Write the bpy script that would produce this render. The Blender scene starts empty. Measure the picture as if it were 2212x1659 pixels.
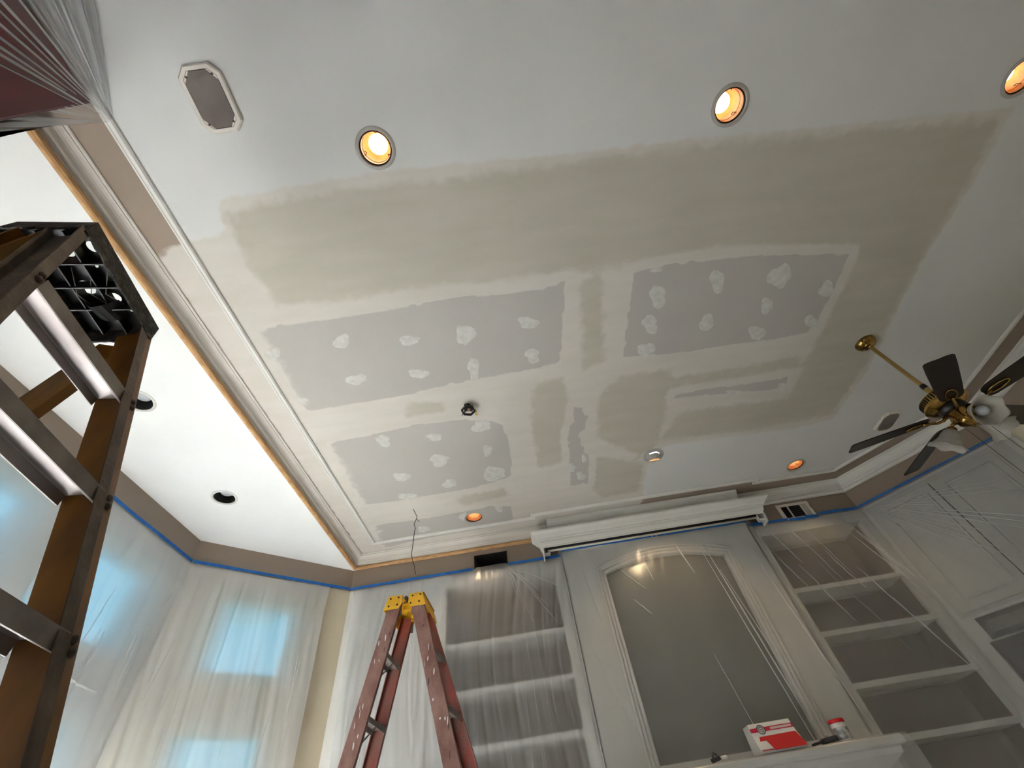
import bpy, bmesh, math, random
from mathutils import Vector, Matrix, noise
from mathutils.geometry import delaunay_2d_cdt
import numpy as np

random.seed(7)
scene = bpy.context.scene
col = scene.collection
PI = math.pi

# ------------------------------------------------------------------ camera, sky, sun, exposure
EYE = 1.1                      # height of the lens above the floor; plan positions are measured from the lens
RW = ((0.9882188, 0.1072527, -0.1091801),
      (-0.1523964, 0.7552931, -0.6374226),
      (0.0140977, 0.6465517, 0.7627399))   # rows: image right, image down, view direction
cam_data = bpy.data.cameras.new('camera')
cam_data.sensor_fit = 'HORIZONTAL'
cam_data.sensor_width = 36.0
cam_data.lens = 36.0 * 908.62 / 2212.0
cam_data.clip_start = 0.02
cam = bpy.data.objects.new('camera', cam_data)
col.objects.link(cam)
cam.matrix_world = Matrix((
    (RW[0][0], -RW[1][0], -RW[2][0], 0.0),
    (RW[0][1], -RW[1][1], -RW[2][1], 0.0),
    (RW[0][2], -RW[1][2], -RW[2][2], EYE),
    (0, 0, 0, 1)))
scene.camera = cam

vs = scene.view_settings
vs.view_transform = 'Standard'
vs.look = 'None'
vs.gamma = 1.0
vs.use_curve_mapping = False
vs.exposure = -0.2

world = bpy.data.worlds.new('daylight_sky')
scene.world = world
world.use_nodes = True
wn = world.node_tree.nodes
wl = world.node_tree.links
wn.clear()
w_out = wn.new('ShaderNodeOutputWorld')
w_bg = wn.new('ShaderNodeBackground')
w_tc = wn.new('ShaderNodeTexCoord')
w_sep = wn.new('ShaderNodeSeparateXYZ')
w_rmp = wn.new('ShaderNodeValToRGB')
wl.new(w_tc.outputs['Generated'], w_sep.inputs[0])
wl.new(w_sep.outputs['Z'], w_rmp.inputs[0])
w_rmp.color_ramp.elements[0].position = 0.0
w_rmp.color_ramp.elements[0].color = (0.86, 0.92, 1.0, 1)
w_rmp.color_ramp.elements[1].position = 0.7
w_rmp.color_ramp.elements[1].color = (0.66, 0.81, 1.0, 1)
wl.new(w_rmp.outputs[0], w_bg.inputs[0])
w_bg.inputs[1].default_value = 18.0
wl.new(w_bg.outputs[0], w_out.inputs[0])

sun_data = bpy.data.lights.new('sun', 'SUN')
sun_data.energy = 98.0
sun_data.angle = math.radians(1.0)
sun_data.color = (0.93, 0.955, 1.0)
sun = bpy.data.objects.new('sun', sun_data)
col.objects.link(sun)
sun.location = (-9, 4, 14)
SUN_DIR = Vector((0.55, -0.16, -0.819)).normalized()      # high sun on the bay side; an added overhang shades all but the foot of the windows
sun.rotation_euler = (-SUN_DIR).to_track_quat('Z', 'Y').to_euler()

scene.cycles.use_denoising = True
scene.cycles.adaptive_threshold = 0.2
scene.cycles.max_bounces = 7
scene.cycles.diffuse_bounces = 4
scene.cycles.glossy_bounces = 4
scene.cycles.transmission_bounces = 4
scene.cycles.transparent_max_bounces = 12
scene.cycles.sample_clamp_indirect = 80.0
scene.cycles.caustics_reflective = False
scene.cycles.caustics_refractive = False

# ------------------------------------------------------------------ materials
def lin(r, g, b):
    def f(c):
        c /= 255.0
        return c / 12.92 if c <= 0.04045 else ((c + 0.055) / 1.055) ** 2.4
    return (f(r), f(g), f(b), 1.0)

def new_mat(name):
    m = bpy.data.materials.new(name)
    m.use_nodes = True
    nt = m.node_tree
    return m, nt, nt.nodes['Principled BSDF']

def mat(name, c, rough=0.5, metal=0.0, c2=None, scale=8.0, stretch=(1, 1, 1), bump=0.0, bscale=60.0, spec=None, detail=4.0, lo=0.35, hi=0.65):
    """Plain procedural surface: base colour, optional second colour mixed in by noise, fine bump."""
    m, nt, b = new_mat(name)
    b.inputs['Base Color'].default_value = c
    b.inputs['Roughness'].default_value = rough
    b.inputs['Metallic'].default_value = metal
    if spec is not None:
        b.inputs['Specular IOR Level'].default_value = spec
    tc = nt.nodes.new('ShaderNodeTexCoord')
    if c2 is not None:
        mp = nt.nodes.new('ShaderNodeMapping')
        mp.inputs['Scale'].default_value = stretch
        nz = nt.nodes.new('ShaderNodeTexNoise')
        nz.inputs['Scale'].default_value = scale
        nz.inputs['Detail'].default_value = detail
        rp = nt.nodes.new('ShaderNodeValToRGB')
        rp.color_ramp.elements[0].position = lo
        rp.color_ramp.elements[0].color = c
        rp.color_ramp.elements[1].position = hi
        rp.color_ramp.elements[1].color = c2
        nt.links.new(tc.outputs['Object'], mp.inputs[0])
        nt.links.new(mp.outputs[0], nz.inputs['Vector'])
        nt.links.new(nz.outputs['Fac'], rp.inputs[0])
        nt.links.new(rp.outputs[0], b.inputs['Base Color'])
    if bump > 0:
        n2 = nt.nodes.new('ShaderNodeTexNoise')
        n2.inputs['Scale'].default_value = bscale
        n2.inputs['Detail'].default_value = 3.0
        bp = nt.nodes.new('ShaderNodeBump')
        bp.inputs['Strength'].default_value = bump
        bp.inputs['Distance'].default_value = 0.01
        nt.links.new(tc.outputs['Object'], n2.inputs['Vector'])
        nt.links.new(n2.outputs['Fac'], bp.inputs['Height'])
        nt.links.new(bp.outputs[0], b.inputs['Normal'])
    return m

def emis(name, c, strength):
    m, nt, b = new_mat(name)
    b.inputs['Base Color'].default_value = c
    b.inputs['Emission Color'].default_value = c
    b.inputs['Emission Strength'].default_value = strength
    return m

WHITE = lin(232, 232, 230)
M = {}
M['white_paint'] = mat('white_paint', lin(228, 227, 222), 0.45, c2=lin(220, 219, 213), scale=3, bump=0.05, bscale=120)
M['white_trim'] = mat('white_trim', lin(231, 229, 224), 0.38, c2=lin(227, 225, 219), scale=3)
M['primed_trim'] = mat('primed_trim', lin(225, 219, 210), 0.55, c2=lin(217, 211, 202), scale=3, bump=0.03, bscale=90)
M['cabinet_dimmed_white'] = mat('cabinet_dimmed_white', lin(206, 204, 198), 0.45, c2=lin(202, 200, 194), scale=3)  # white paint darkened to offset the strong light on the angled wall
M['soffit_white'] = mat('soffit_white', lin(243, 244, 243), 0.7, c2=lin(239, 240, 239), scale=2, bump=0.05, bscale=200)
M['taupe'] = mat('taupe', lin(156, 140, 125), 0.6, c2=lin(151, 135, 120), scale=3, bump=0.05, bscale=150)
M['drywall'] = mat('drywall', lin(192, 187, 182), 0.9, c2=lin(184, 179, 174), scale=18)
M['compound'] = mat('compound', lin(216, 214, 208), 0.8, c2=lin(202, 199, 192), scale=26, bump=0.25, bscale=70)
M['raw_wood'] = mat('raw_wood', lin(214, 172, 120), 0.6, c2=lin(186, 140, 90), scale=14, stretch=(1, 1, 9), bump=0.08, bscale=60)
M['black_can'] = mat('black_can', lin(16, 16, 17), 0.6)
M['baffle_warm'] = mat('baffle_warm', lin(190, 128, 78), 0.35, c2=lin(164, 102, 58), scale=20)
M['bulb_on'] = emis('bulb_on', (1.0, 0.80, 0.45, 1), 9.0)
M['bulb_off'] = mat('bulb_off', lin(190, 192, 196), 0.25)
M['ring_white'] = mat('ring_white', lin(214, 212, 206), 0.4)
M['ring_grey'] = mat('ring_grey', lin(178, 175, 168), 0.45)
M['dark_gap'] = mat('dark_gap', lin(14, 12, 11), 0.8)
M['speaker_frame'] = mat('speaker_frame', lin(222, 214, 204), 0.45)
M['speaker_grille'] = mat('speaker_grille', lin(120, 110, 103), 0.7, c2=lin(132, 123, 116), scale=9, bump=0.4, bscale=900)
M['brass'] = mat('brass', lin(196, 162, 92), 0.2, metal=1.0, c2=lin(120, 92, 48), scale=12)
M['brass_dull'] = mat('brass_dull', lin(190, 160, 105), 0.4, metal=1.0)
M['blade'] = mat('blade', lin(34, 20, 15), 0.4, c2=lin(22, 12, 10), scale=10, stretch=(2, 14, 2))
M['glass_shade'] = None
M['black_plastic'] = mat('black_plastic', lin(20, 20, 21), 0.35)
M['black_worn'] = mat('black_worn', lin(26, 25, 24), 0.75, c2=lin(92, 84, 74), scale=45, bump=0.9, bscale=55, lo=0.5, hi=0.8)
M['yellow_wire'] = mat('yellow_wire', lin(222, 196, 70), 0.5)
M['copper_tab'] = mat('copper_tab', lin(150, 112, 92), 0.5)
M['wire_dark'] = mat('wire_dark', lin(58, 50, 46), 0.7)
M['duct_dark'] = mat('duct_dark', lin(30, 27, 26), 0.7, c2=lin(10, 9, 9), scale=20, bump=0.5, bscale=40)
M['tape'] = mat('tape', lin(24, 112, 196), 0.6, c2=lin(18, 96, 176), scale=25)
M['ladder_amber'] = mat('ladder_amber', lin(122, 78, 10), 0.45, c2=lin(98, 60, 8), scale=6, stretch=(3, 3, 1), bump=0.08)
M['ladder_amber_worn'] = mat('ladder_amber_worn', lin(98, 84, 70), 0.7, c2=lin(62, 51, 42), scale=14, stretch=(1, 1, .6), bump=0.3, bscale=50)
M['ladder_red'] = mat('ladder_red', lin(150, 72, 62), 0.5, c2=lin(132, 96, 86), scale=9, stretch=(2, 2, .8), bump=0.15)
M['ladder_red_worn'] = mat('ladder_red_worn', lin(152, 118, 108), 0.65, c2=lin(126, 88, 78), scale=16, stretch=(1, 1, .5), bump=0.2)
M['ladder_yellow'] = mat('ladder_yellow', lin(232, 178, 36), 0.45, c2=lin(196, 148, 60), scale=18, lo=0.5, hi=0.75, bump=0.1)
M['aluminium'] = mat('aluminium', lin(178, 171, 168), 0.38, metal=0.75, c2=lin(162, 154, 151), scale=5)
M['step_grey'] = mat('step_grey', lin(150, 143, 138), 0.5, metal=0.4, c2=lin(122, 114, 110), scale=12)
M['bolt'] = mat('bolt', lin(60, 50, 44), 0.5, metal=0.5)
M['paint_drip'] = mat('paint_drip', lin(226, 224, 220), 0.6)
M['mirror_dark'] = mat('mirror_dark', lin(92, 95, 84), 0.16, metal=0.25, spec=0.8)
M['box_red'] = mat('box_red', lin(196, 12, 20), 0.5)
M['box_white'] = mat('box_white', lin(226, 222, 216), 0.5)
M['box_magenta'] = mat('box_magenta', lin(190, 26, 60), 0.5)
M['print_dark'] = mat('print_dark', lin(46, 44, 42), 0.6)
M['print_pale'] = mat('print_pale', lin(232, 226, 220), 0.6)
M['can_label'] = mat('can_label', lin(132, 136, 136), 0.4, c2=lin(196, 196, 192), scale=30, lo=.45, hi=.6)
M['tool_black'] = mat('tool_black', lin(40, 40, 44), 0.5, c2=lin(70, 68, 72), scale=20)
M['oven_black'] = mat('oven_black', lin(14, 14, 15), 0.2)
M['maroon_wood'] = mat('maroon_wood', lin(118, 40, 34), 0.4, c2=lin(86, 26, 24), scale=5, stretch=(1, 1, .2))
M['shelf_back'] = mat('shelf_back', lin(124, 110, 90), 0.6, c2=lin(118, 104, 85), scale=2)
M['floor_bounce_pale'] = mat('floor_bounce_pale', lin(222, 220, 215), 0.7, c2=lin(214, 211, 205), scale=3)
M['lawn'] = mat('lawn', lin(104, 136, 72), 0.9, c2=lin(84, 116, 58), scale=3)
M['added_paving'] = mat('added_paving', lin(104, 101, 98), 0.85, c2=lin(94, 91, 88), scale=4)  # paving added outside, its grey set to limit light bounced indoors
M['leaf'] = mat('leaf', lin(96, 156, 72), 0.7, c2=lin(66, 124, 52), scale=5, bump=0.6, bscale=8)
M['leaf_pale'] = mat('leaf_pale', lin(150, 172, 96), 0.7, c2=lin(118, 146, 74), scale=5, bump=0.6, bscale=8)
M['bark'] = mat('bark', lin(92, 74, 58), 0.9)
M['chain'] = mat('chain', lin(70, 58, 46), 0.4, metal=0.7)
M['screen_cream'] = mat('screen_cream', lin(222, 214, 196), 0.5)

def wall_mat(name, lo1, lo2):
    """Painted wall: taupe frieze above the tape line, cream below it."""
    m, nt, b = new_mat(name)
    g = nt.nodes.new('ShaderNodeNewGeometry')
    s = nt.nodes.new('ShaderNodeSeparateXYZ')
    nt.links.new(g.outputs['Position'], s.inputs[0])
    st = nt.nodes.new('ShaderNodeMath'); st.operation = 'GREATER_THAN'
    st.inputs[1].default_value = EYE + 1.93
    nt.links.new(s.outputs['Z'], st.inputs[0])
    nz = nt.nodes.new('ShaderNodeTexNoise'); nz.inputs['Scale'].default_value = 3.0
    nt.links.new(g.outputs['Position'], nz.inputs['Vector'])
    ra = nt.nodes.new('ShaderNodeValToRGB')
    ra.color_ramp.elements[0].color = lo1; ra.color_ramp.elements[1].color = lo2
    rb = nt.nodes.new('ShaderNodeValToRGB')
    rb.color_ramp.elements[0].color = lin(154, 138, 123); rb.color_ramp.elements[1].color = lin(148, 132, 117)
    nt.links.new(nz.outputs['Fac'], ra.inputs[0]); nt.links.new(nz.outputs['Fac'], rb.inputs[0])
    mx = nt.nodes.new('ShaderNodeMix'); mx.data_type = 'RGBA'
    nt.links.new(st.outputs[0], mx.inputs[0])
    nt.links.new(ra.outputs[0], mx.inputs[6]); nt.links.new(rb.outputs[0], mx.inputs[7])
    nt.links.new(mx.outputs[2], b.inputs['Base Color'])
    b.inputs['Roughness'].default_value = 0.6
    return m
M['wall'] = wall_mat('taupe_over_cream_wall', lin(226, 214, 188), lin(220, 207, 180))
M['wall_white'] = wall_mat('taupe_over_white_wall', lin(228, 226, 220), lin(224, 222, 216))

def two_sided_fresnel(nt, ior):
    """Fresnel that behaves the same from both faces of a thin pane or sheet."""
    g = nt.nodes.new('ShaderNodeNewGeometry'); m = nt.nodes.new('ShaderNodeMix'); m.data_type = 'FLOAT'
    m.inputs[2].default_value = ior; m.inputs[3].default_value = 1.0 / ior
    nt.links.new(g.outputs['Backfacing'], m.inputs[0])
    f = nt.nodes.new('ShaderNodeFresnel'); nt.links.new(m.outputs[0], f.inputs['IOR'])
    return f

def film_mat(name, clear=0.30, blur=0.22, trans=0.26, haze=0.16, crease=0.5, blur_rough=0.45, ior=1.18):
    """Thin plastic dust sheet: part clear, part softly blurring, part milky, with paler doubled creases."""
    m = bpy.data.materials.new(name); m.use_nodes = True
    nt = m.node_tree; nt.nodes.clear(); N = nt.nodes.new; L = nt.links.new
    out = N('ShaderNodeOutputMaterial')
    uv = N('ShaderNodeUVMap'); uv.uv_map = 'UVMap'
    def streak(su, sv, detail, lo, hi):
        mp = N('ShaderNodeMapping'); mp.inputs['Scale'].default_value = (su, sv, 1)
        nz = N('ShaderNodeTexNoise'); nz.inputs['Scale'].default_value = 1.0; nz.inputs['Detail'].default_value = detail
        nz.inputs['Distortion'].default_value = 0.4
        L(uv.outputs[0], mp.inputs[0]); L(mp.outputs[0], nz.inputs['Vector'])
        mr = N('ShaderNodeMapRange'); mr.interpolation_type = 'SMOOTHSTEP'
        mr.inputs['From Min'].default_value = lo; mr.inputs['From Max'].default_value = hi
        L(nz.outputs['Fac'], mr.inputs['Value'])
        return nz, mr
    def ridge(su, sv, width, gate_scale, glo, ghi):
        nz, _ = streak(su, sv, 2.0, 0.4, 0.6)
        ab = N('ShaderNodeMath'); ab.operation = 'SUBTRACT'; ab.inputs[1].default_value = 0.5
        L(nz.outputs['Fac'], ab.inputs[0])
        a2 = N('ShaderNodeMath'); a2.operation = 'ABSOLUTE'; L(ab.outputs[0], a2.inputs[0])
        mr = N('ShaderNodeMapRange'); mr.interpolation_type = 'SMOOTHSTEP'
        mr.inputs['From Min'].default_value = width; mr.inputs['From Max'].default_value = 0.0
        L(a2.outputs[0], mr.inputs['Value'])
        _, gt = streak(*gate_scale, 2.0, glo, ghi)
        mu = N('ShaderNodeMath'); mu.operation = 'MULTIPLY'; L(mr.outputs[0], mu.inputs[0]); L(gt.outputs[0], mu.inputs[1])
        return nz, mu
    nzA, A = ridge(3.6, 0.22, 0.006, (2.2, 0.7), 0.48, 0.64)
    nzB, B = ridge(10.0, 0.4, 0.014, (3.0, 1.4), 0.56, 0.72)
    nzC, Cc = streak(5.0, 0.7, 2.0, 0.35, 0.70)
    add = N('ShaderNodeMath'); add.operation = 'MULTIPLY_ADD'; add.inputs[1].default_value = 0.8
    L(A.outputs[0], add.inputs[0]); 
    m2 = N('ShaderNodeMath'); m2.operation = 'MULTIPLY'; m2.inputs[1].default_value = 0.40
    L(B.outputs[0], m2.inputs[0]); L(m2.outputs[0], add.inputs[2])
    cr = N('ShaderNodeMath'); cr.operation = 'MULTIPLY'; cr.inputs[1].default_value = crease
    L(add.outputs[0], cr.inputs[0])
    bmp = N('ShaderNodeBump'); bmp.inputs['Strength'].default_value = 0.22; bmp.inputs['Distance'].default_value = 0.01
    L(nzA.outputs['Fac'], bmp.inputs['Height'])
    bmp2 = N('ShaderNodeBump'); bmp2.inputs['Strength'].default_value = 0.15; bmp2.inputs['Distance'].default_value = 0.006
    L(nzB.outputs['Fac'], bmp2.inputs['Height']); L(bmp.outputs[0], bmp2.inputs['Normal'])
    tr = N('ShaderNodeBsdfTransparent'); tr.inputs[0].default_value = (0.97, 0.98, 0.98, 1)
    rf = N('ShaderNodeBsdfRefraction'); rf.inputs['IOR'].default_value = ior; rf.inputs['Roughness'].default_value = blur_rough
    rf.inputs[0].default_value = (0.96, 0.97, 0.97, 1)
    tl = N('ShaderNodeBsdfTranslucent'); tl.inputs[0].default_value = (0.95, 0.96, 0.97, 1)
    df = N('ShaderNodeBsdfDiffuse'); df.inputs[0].default_value = (0.92, 0.92, 0.92, 1)
    gl = N('ShaderNodeBsdfGlossy'); gl.inputs['Roughness'].default_value = 0.22
    for s in (tl, df, gl, rf):
        L(bmp2.outputs[0], s.inputs['Normal'])
    def mix(f, a, b):
        x = N('ShaderNodeMixShader')
        if isinstance(f, float): x.inputs[0].default_value = f
        else: L(f, x.inputs[0])
        L(a, x.inputs[1]); L(b, x.inputs[2]); return x.outputs[0]
    see = mix(blur / (clear + blur), tr.outputs[0], rf.outputs[0])
    milk = mix(haze / (trans + haze), tl.outputs[0], df.outputs[0])
    base = (trans + haze) / (clear + blur + trans + haze)
    fac = N('ShaderNodeMath'); fac.operation = 'MULTIPLY_ADD'; fac.use_clamp = True
    L(Cc.outputs[0], fac.inputs[0]); fac.inputs[1].default_value = 0.05; fac.inputs[2].default_value = base - 0.025
    f2 = N('ShaderNodeMath'); f2.operation = 'ADD'; f2.use_clamp = True
    L(fac.outputs[0], f2.inputs[0]); L(cr.outputs[0], f2.inputs[1])
    body = mix(f2.outputs[0], see, milk)
    fr = two_sided_fresnel(nt, 1.4)
    L(bmp2.outputs[0], fr.inputs['Normal'])
    fs = N('ShaderNodeMath'); fs.operation = 'MINIMUM'; fs.inputs[1].default_value = 0.35
    L(fr.outputs[0], fs.inputs[0])
    res = mix(fs.outputs[0], body, gl.outputs[0])
    L(res, out.inputs['Surface'])
    return m
M['film_window'] = film_mat('film_window', clear=0.09, blur=0.13, trans=0.36, haze=0.42, crease=0.10, blur_rough=0.7, ior=1.25)
M['film'] = film_mat('film', clear=0.56, blur=0.20, trans=0.06, haze=0.16, crease=0.06, blur_rough=0.45, ior=1.12)
M['film_clear'] = film_mat('film_clear', clear=0.52, blur=0.28, trans=0.02, haze=0.165, crease=0.0, blur_rough=0.26, ior=1.16)

M['film_crease'] = film_mat('film_crease', clear=0.45, blur=0.04, trans=0.10, haze=0.34, crease=0.0)
M['film_crease_bright'] = film_mat('film_crease_bright', clear=0.16, blur=0.04, trans=0.40, haze=0.40, crease=0.0)
M['film_dark'] = film_mat('film_dark', clear=0.86, blur=0.03, trans=0.02, haze=0.06, crease=0.0, blur_rough=0.3, ior=1.1)

def glass_mat(name, tint):
    m = bpy.data.materials.new(name); m.use_nodes = True
    nt = m.node_tree; nt.nodes.clear()
    o = nt.nodes.new('ShaderNodeOutputMaterial'); t = nt.nodes.new('ShaderNodeBsdfTransparent')
    t.inputs[0].default_value = tint
    g = nt.nodes.new('ShaderNodeBsdfGlossy'); g.inputs['Roughness'].default_value = 0.02
    f = two_sided_fresnel(nt, 1.45)
    x = nt.nodes.new('ShaderNodeMixShader')
    nt.links.new(f.outputs[0], x.inputs[0]); nt.links.new(t.outputs[0], x.inputs[1]); nt.links.new(g.outputs[0], x.inputs[2])
    nt.links.new(x.outputs[0], o.inputs['Surface'])
    return m
M['glass'] = glass_mat('window_glass', (0.95, 0.95, 0.95, 1))
M['glass_dimmed'] = glass_mat('dimmed_glass', (0.19, 0.31, 0.345, 1))     # tint darkened to dim the daylight seen through the panes

def shade_mat():
    m = bpy.data.materials.new('frosted_shade'); m.use_nodes = True
    nt = m.node_tree; nt.nodes.clear()
    o = nt.nodes.new('ShaderNodeOutputMaterial')
    tc = nt.nodes.new('ShaderNodeTexCoord')
    nz = nt.nodes.new('ShaderNodeTexNoise'); nz.inputs['Scale'].default_value = 14; nz.inputs['Distortion'].default_value = 1.5
    nt.links.new(tc.outputs['Object'], nz.inputs['Vector'])
    rp = nt.nodes.new('ShaderNodeValToRGB')
    rp.color_ramp.elements[0].color = lin(196, 190, 180); rp.color_ramp.elements[1].color = lin(230, 226, 218)
    nt.links.new(nz.outputs['Fac'], rp.inputs[0])
    d = nt.nodes.new('ShaderNodeBsdfPrincipled'); d.inputs['Roughness'].default_value = 0.25
    nt.links.new(rp.outputs[0], d.inputs['Base Color'])
    t = nt.nodes.new('ShaderNodeBsdfTranslucent'); nt.links.new(rp.outputs[0], t.inputs[0])
    x = nt.nodes.new('ShaderNodeMixShader'); x.inputs[0].default_value = 0.35
    nt.links.new(d.outputs[0], x.inputs[1]); nt.links.new(t.outputs[0], x.inputs[2])
    y = nt.nodes.new('ShaderNodeMixShader'); y.inputs[0].default_value = 0.22
    tr = nt.nodes.new('ShaderNodeBsdfTransparent')
    nt.links.new(x.outputs[0], y.inputs[1]); nt.links.new(tr.outputs[0], y.inputs[2])
    nt.links.new(y.outputs[0], o.inputs['Surface'])
    return m
M['glass_shade'] = shade_mat()

def ceiling_mat():
    """White ceiling with the taupe border, skim coat, darker damp mud; masks are signed distances stored on the mesh."""
    m, nt, b = new_mat('patched_ceiling')
    N = nt.nodes.new; L = nt.links.new
    g = N('ShaderNodeNewGeometry')
    def nzf(scale, detail=4.0, sc=(1, 1, 1)):
        mp = N('ShaderNodeMapping'); mp.inputs['Scale'].default_value = sc
        L(g.outputs['Position'], mp.inputs[0])
        z = N('ShaderNodeTexNoise'); z.inputs['Scale'].default_value = scale; z.inputs['Detail'].default_value = detail
        L(mp.outputs[0], z.inputs['Vector']); return z.outputs['Fac']
    edge = nzf(14, 5); fine = nzf(60, 4); cloud = nzf(2.2, 3); swipe = nzf(5, 3, (0.5, 2.2, 1))
    def attr(n):
        a = N('ShaderNodeAttribute'); a.attribute_name = n; return a.outputs['Fac']
    def math2(op, a, b_):
        q = N('ShaderNodeMath'); q.operation = op
        for i, v in enumerate((a, b_)):
            if isinstance(v, (int, float)): q.inputs[i].default_value = v
            else: L(v, q.inputs[i])
        return q.outputs[0]
    def mask(sd, soft, wob, noise_out=edge, shift=0.0):
        n = math2('MULTIPLY', math2('SUBTRACT', noise_out, 0.5), wob)
        v = math2('ADD', math2('ADD', sd, n), shift)
        r = N('ShaderNodeMapRange'); r.interpolation_type = 'SMOOTHSTEP'
        r.inputs['From Min'].default_value = -soft; r.inputs['From Max'].default_value = soft
        L(v, r.inputs['Value']); return r.outputs[0]
    def ramp(f, a, c):
        r = N('ShaderNodeValToRGB'); r.color_ramp.elements[0].position = 0.3; r.color_ramp.elements[1].position = 0.7
        r.color_ramp.elements[0].color = a; r.color_ramp.elements[1].color = c
        L(f, r.inputs[0]); return r.outputs[0]
    def mix(f, a, c):
        x = N('ShaderNodeMix'); x.data_type = 'RGBA'
        L(f, x.inputs[0]); L(a, x.inputs[6]); L(c, x.inputs[7]); return x.outputs[2]
    white = ramp(cloud, lin(218, 218, 215), lin(223, 223, 221))
    taupe = ramp(cloud, lin(164, 148, 134), lin(158, 143, 129))
    mud = ramp(swipe, lin(217, 211, 203), lin(210, 204, 194))
    dark = ramp(swipe, lin(191, 186, 171), lin(199, 193, 180))
    mud_m = mask(attr('mud'), 0.012, 0.05)
    taupe_m = mask(attr('taupe'), 0.004, 0.0)
    dark_m = mask(attr('dark'), 0.03, 0.09)
    halo_m = mask(attr('halo'), 0.014, 0.06)
    c = mix(taupe_m, white, taupe)
    c = mix(mud_m, c, mud)
    c = mix(dark_m, c, dark)
    c = mix(halo_m, c, mud)
    L(c, b.inputs['Base Color'])
    b.inputs['Roughness'].default_value = 0.75
    b.inputs['Specular IOR Level'].default_value = 0.25
    bp = N('ShaderNodeBump'); bp.inputs['Strength'].default_value = 0.12; bp.inputs['Distance'].default_value = 0.004
    L(fine, bp.inputs['Height']); L(bp.outputs[0], b.inputs['Normal'])
    return m
M['ceiling'] = ceiling_mat()

def panel_mat():
    m, nt, b = new_mat('drywall_paper')
    N = nt.nodes.new; L = nt.links.new
    g = N('ShaderNodeNewGeometry')
    z = N('ShaderNodeTexNoise'); z.inputs['Scale'].default_value = 22; z.inputs['Detail'].default_value = 5
    L(g.outputs['Position'], z.inputs['Vector'])
    a = N('ShaderNodeAttribute'); a.attribute_name = 'feather'
    s = N('ShaderNodeMath'); s.operation = 'MULTIPLY_ADD'; s.inputs[1].default_value = 0.7
    L(z.outputs['Fac'], s.inputs[0]); L(a.outputs['Fac'], s.inputs[2])
    r = N('ShaderNodeMapRange'); r.interpolation_type = 'SMOOTHSTEP'
    r.inputs['From Min'].default_value = 0.45; r.inputs['From Max'].default_value = 0.95
    L(s.outputs[0], r.inputs['Value'])
    z2 = N('ShaderNodeTexNoise'); z2.inputs['Scale'].default_value = 3
    L(g.outputs['Position'], z2.inputs['Vector'])
    rp = N('ShaderNodeValToRGB')
    rp.color_ramp.elements[0].color = lin(186, 181, 175); rp.color_ramp.elements[1].color = lin(194, 190, 184)
    L(z2.outputs['Fac'], rp.inputs[0])
    x = N('ShaderNodeMix'); x.data_type = 'RGBA'
    L(r.outputs[0], x.inputs[0]); x.inputs[6].default_value = lin(215, 209, 201); L(rp.outputs[0], x.inputs[7])
    L(x.outputs[2], b.inputs['Base Color'])
    b.inputs['Roughness'].default_value = 0.9
    b.inputs['Specular IOR Level'].default_value = 0.2
    return m
M['panel'] = panel_mat()

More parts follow.
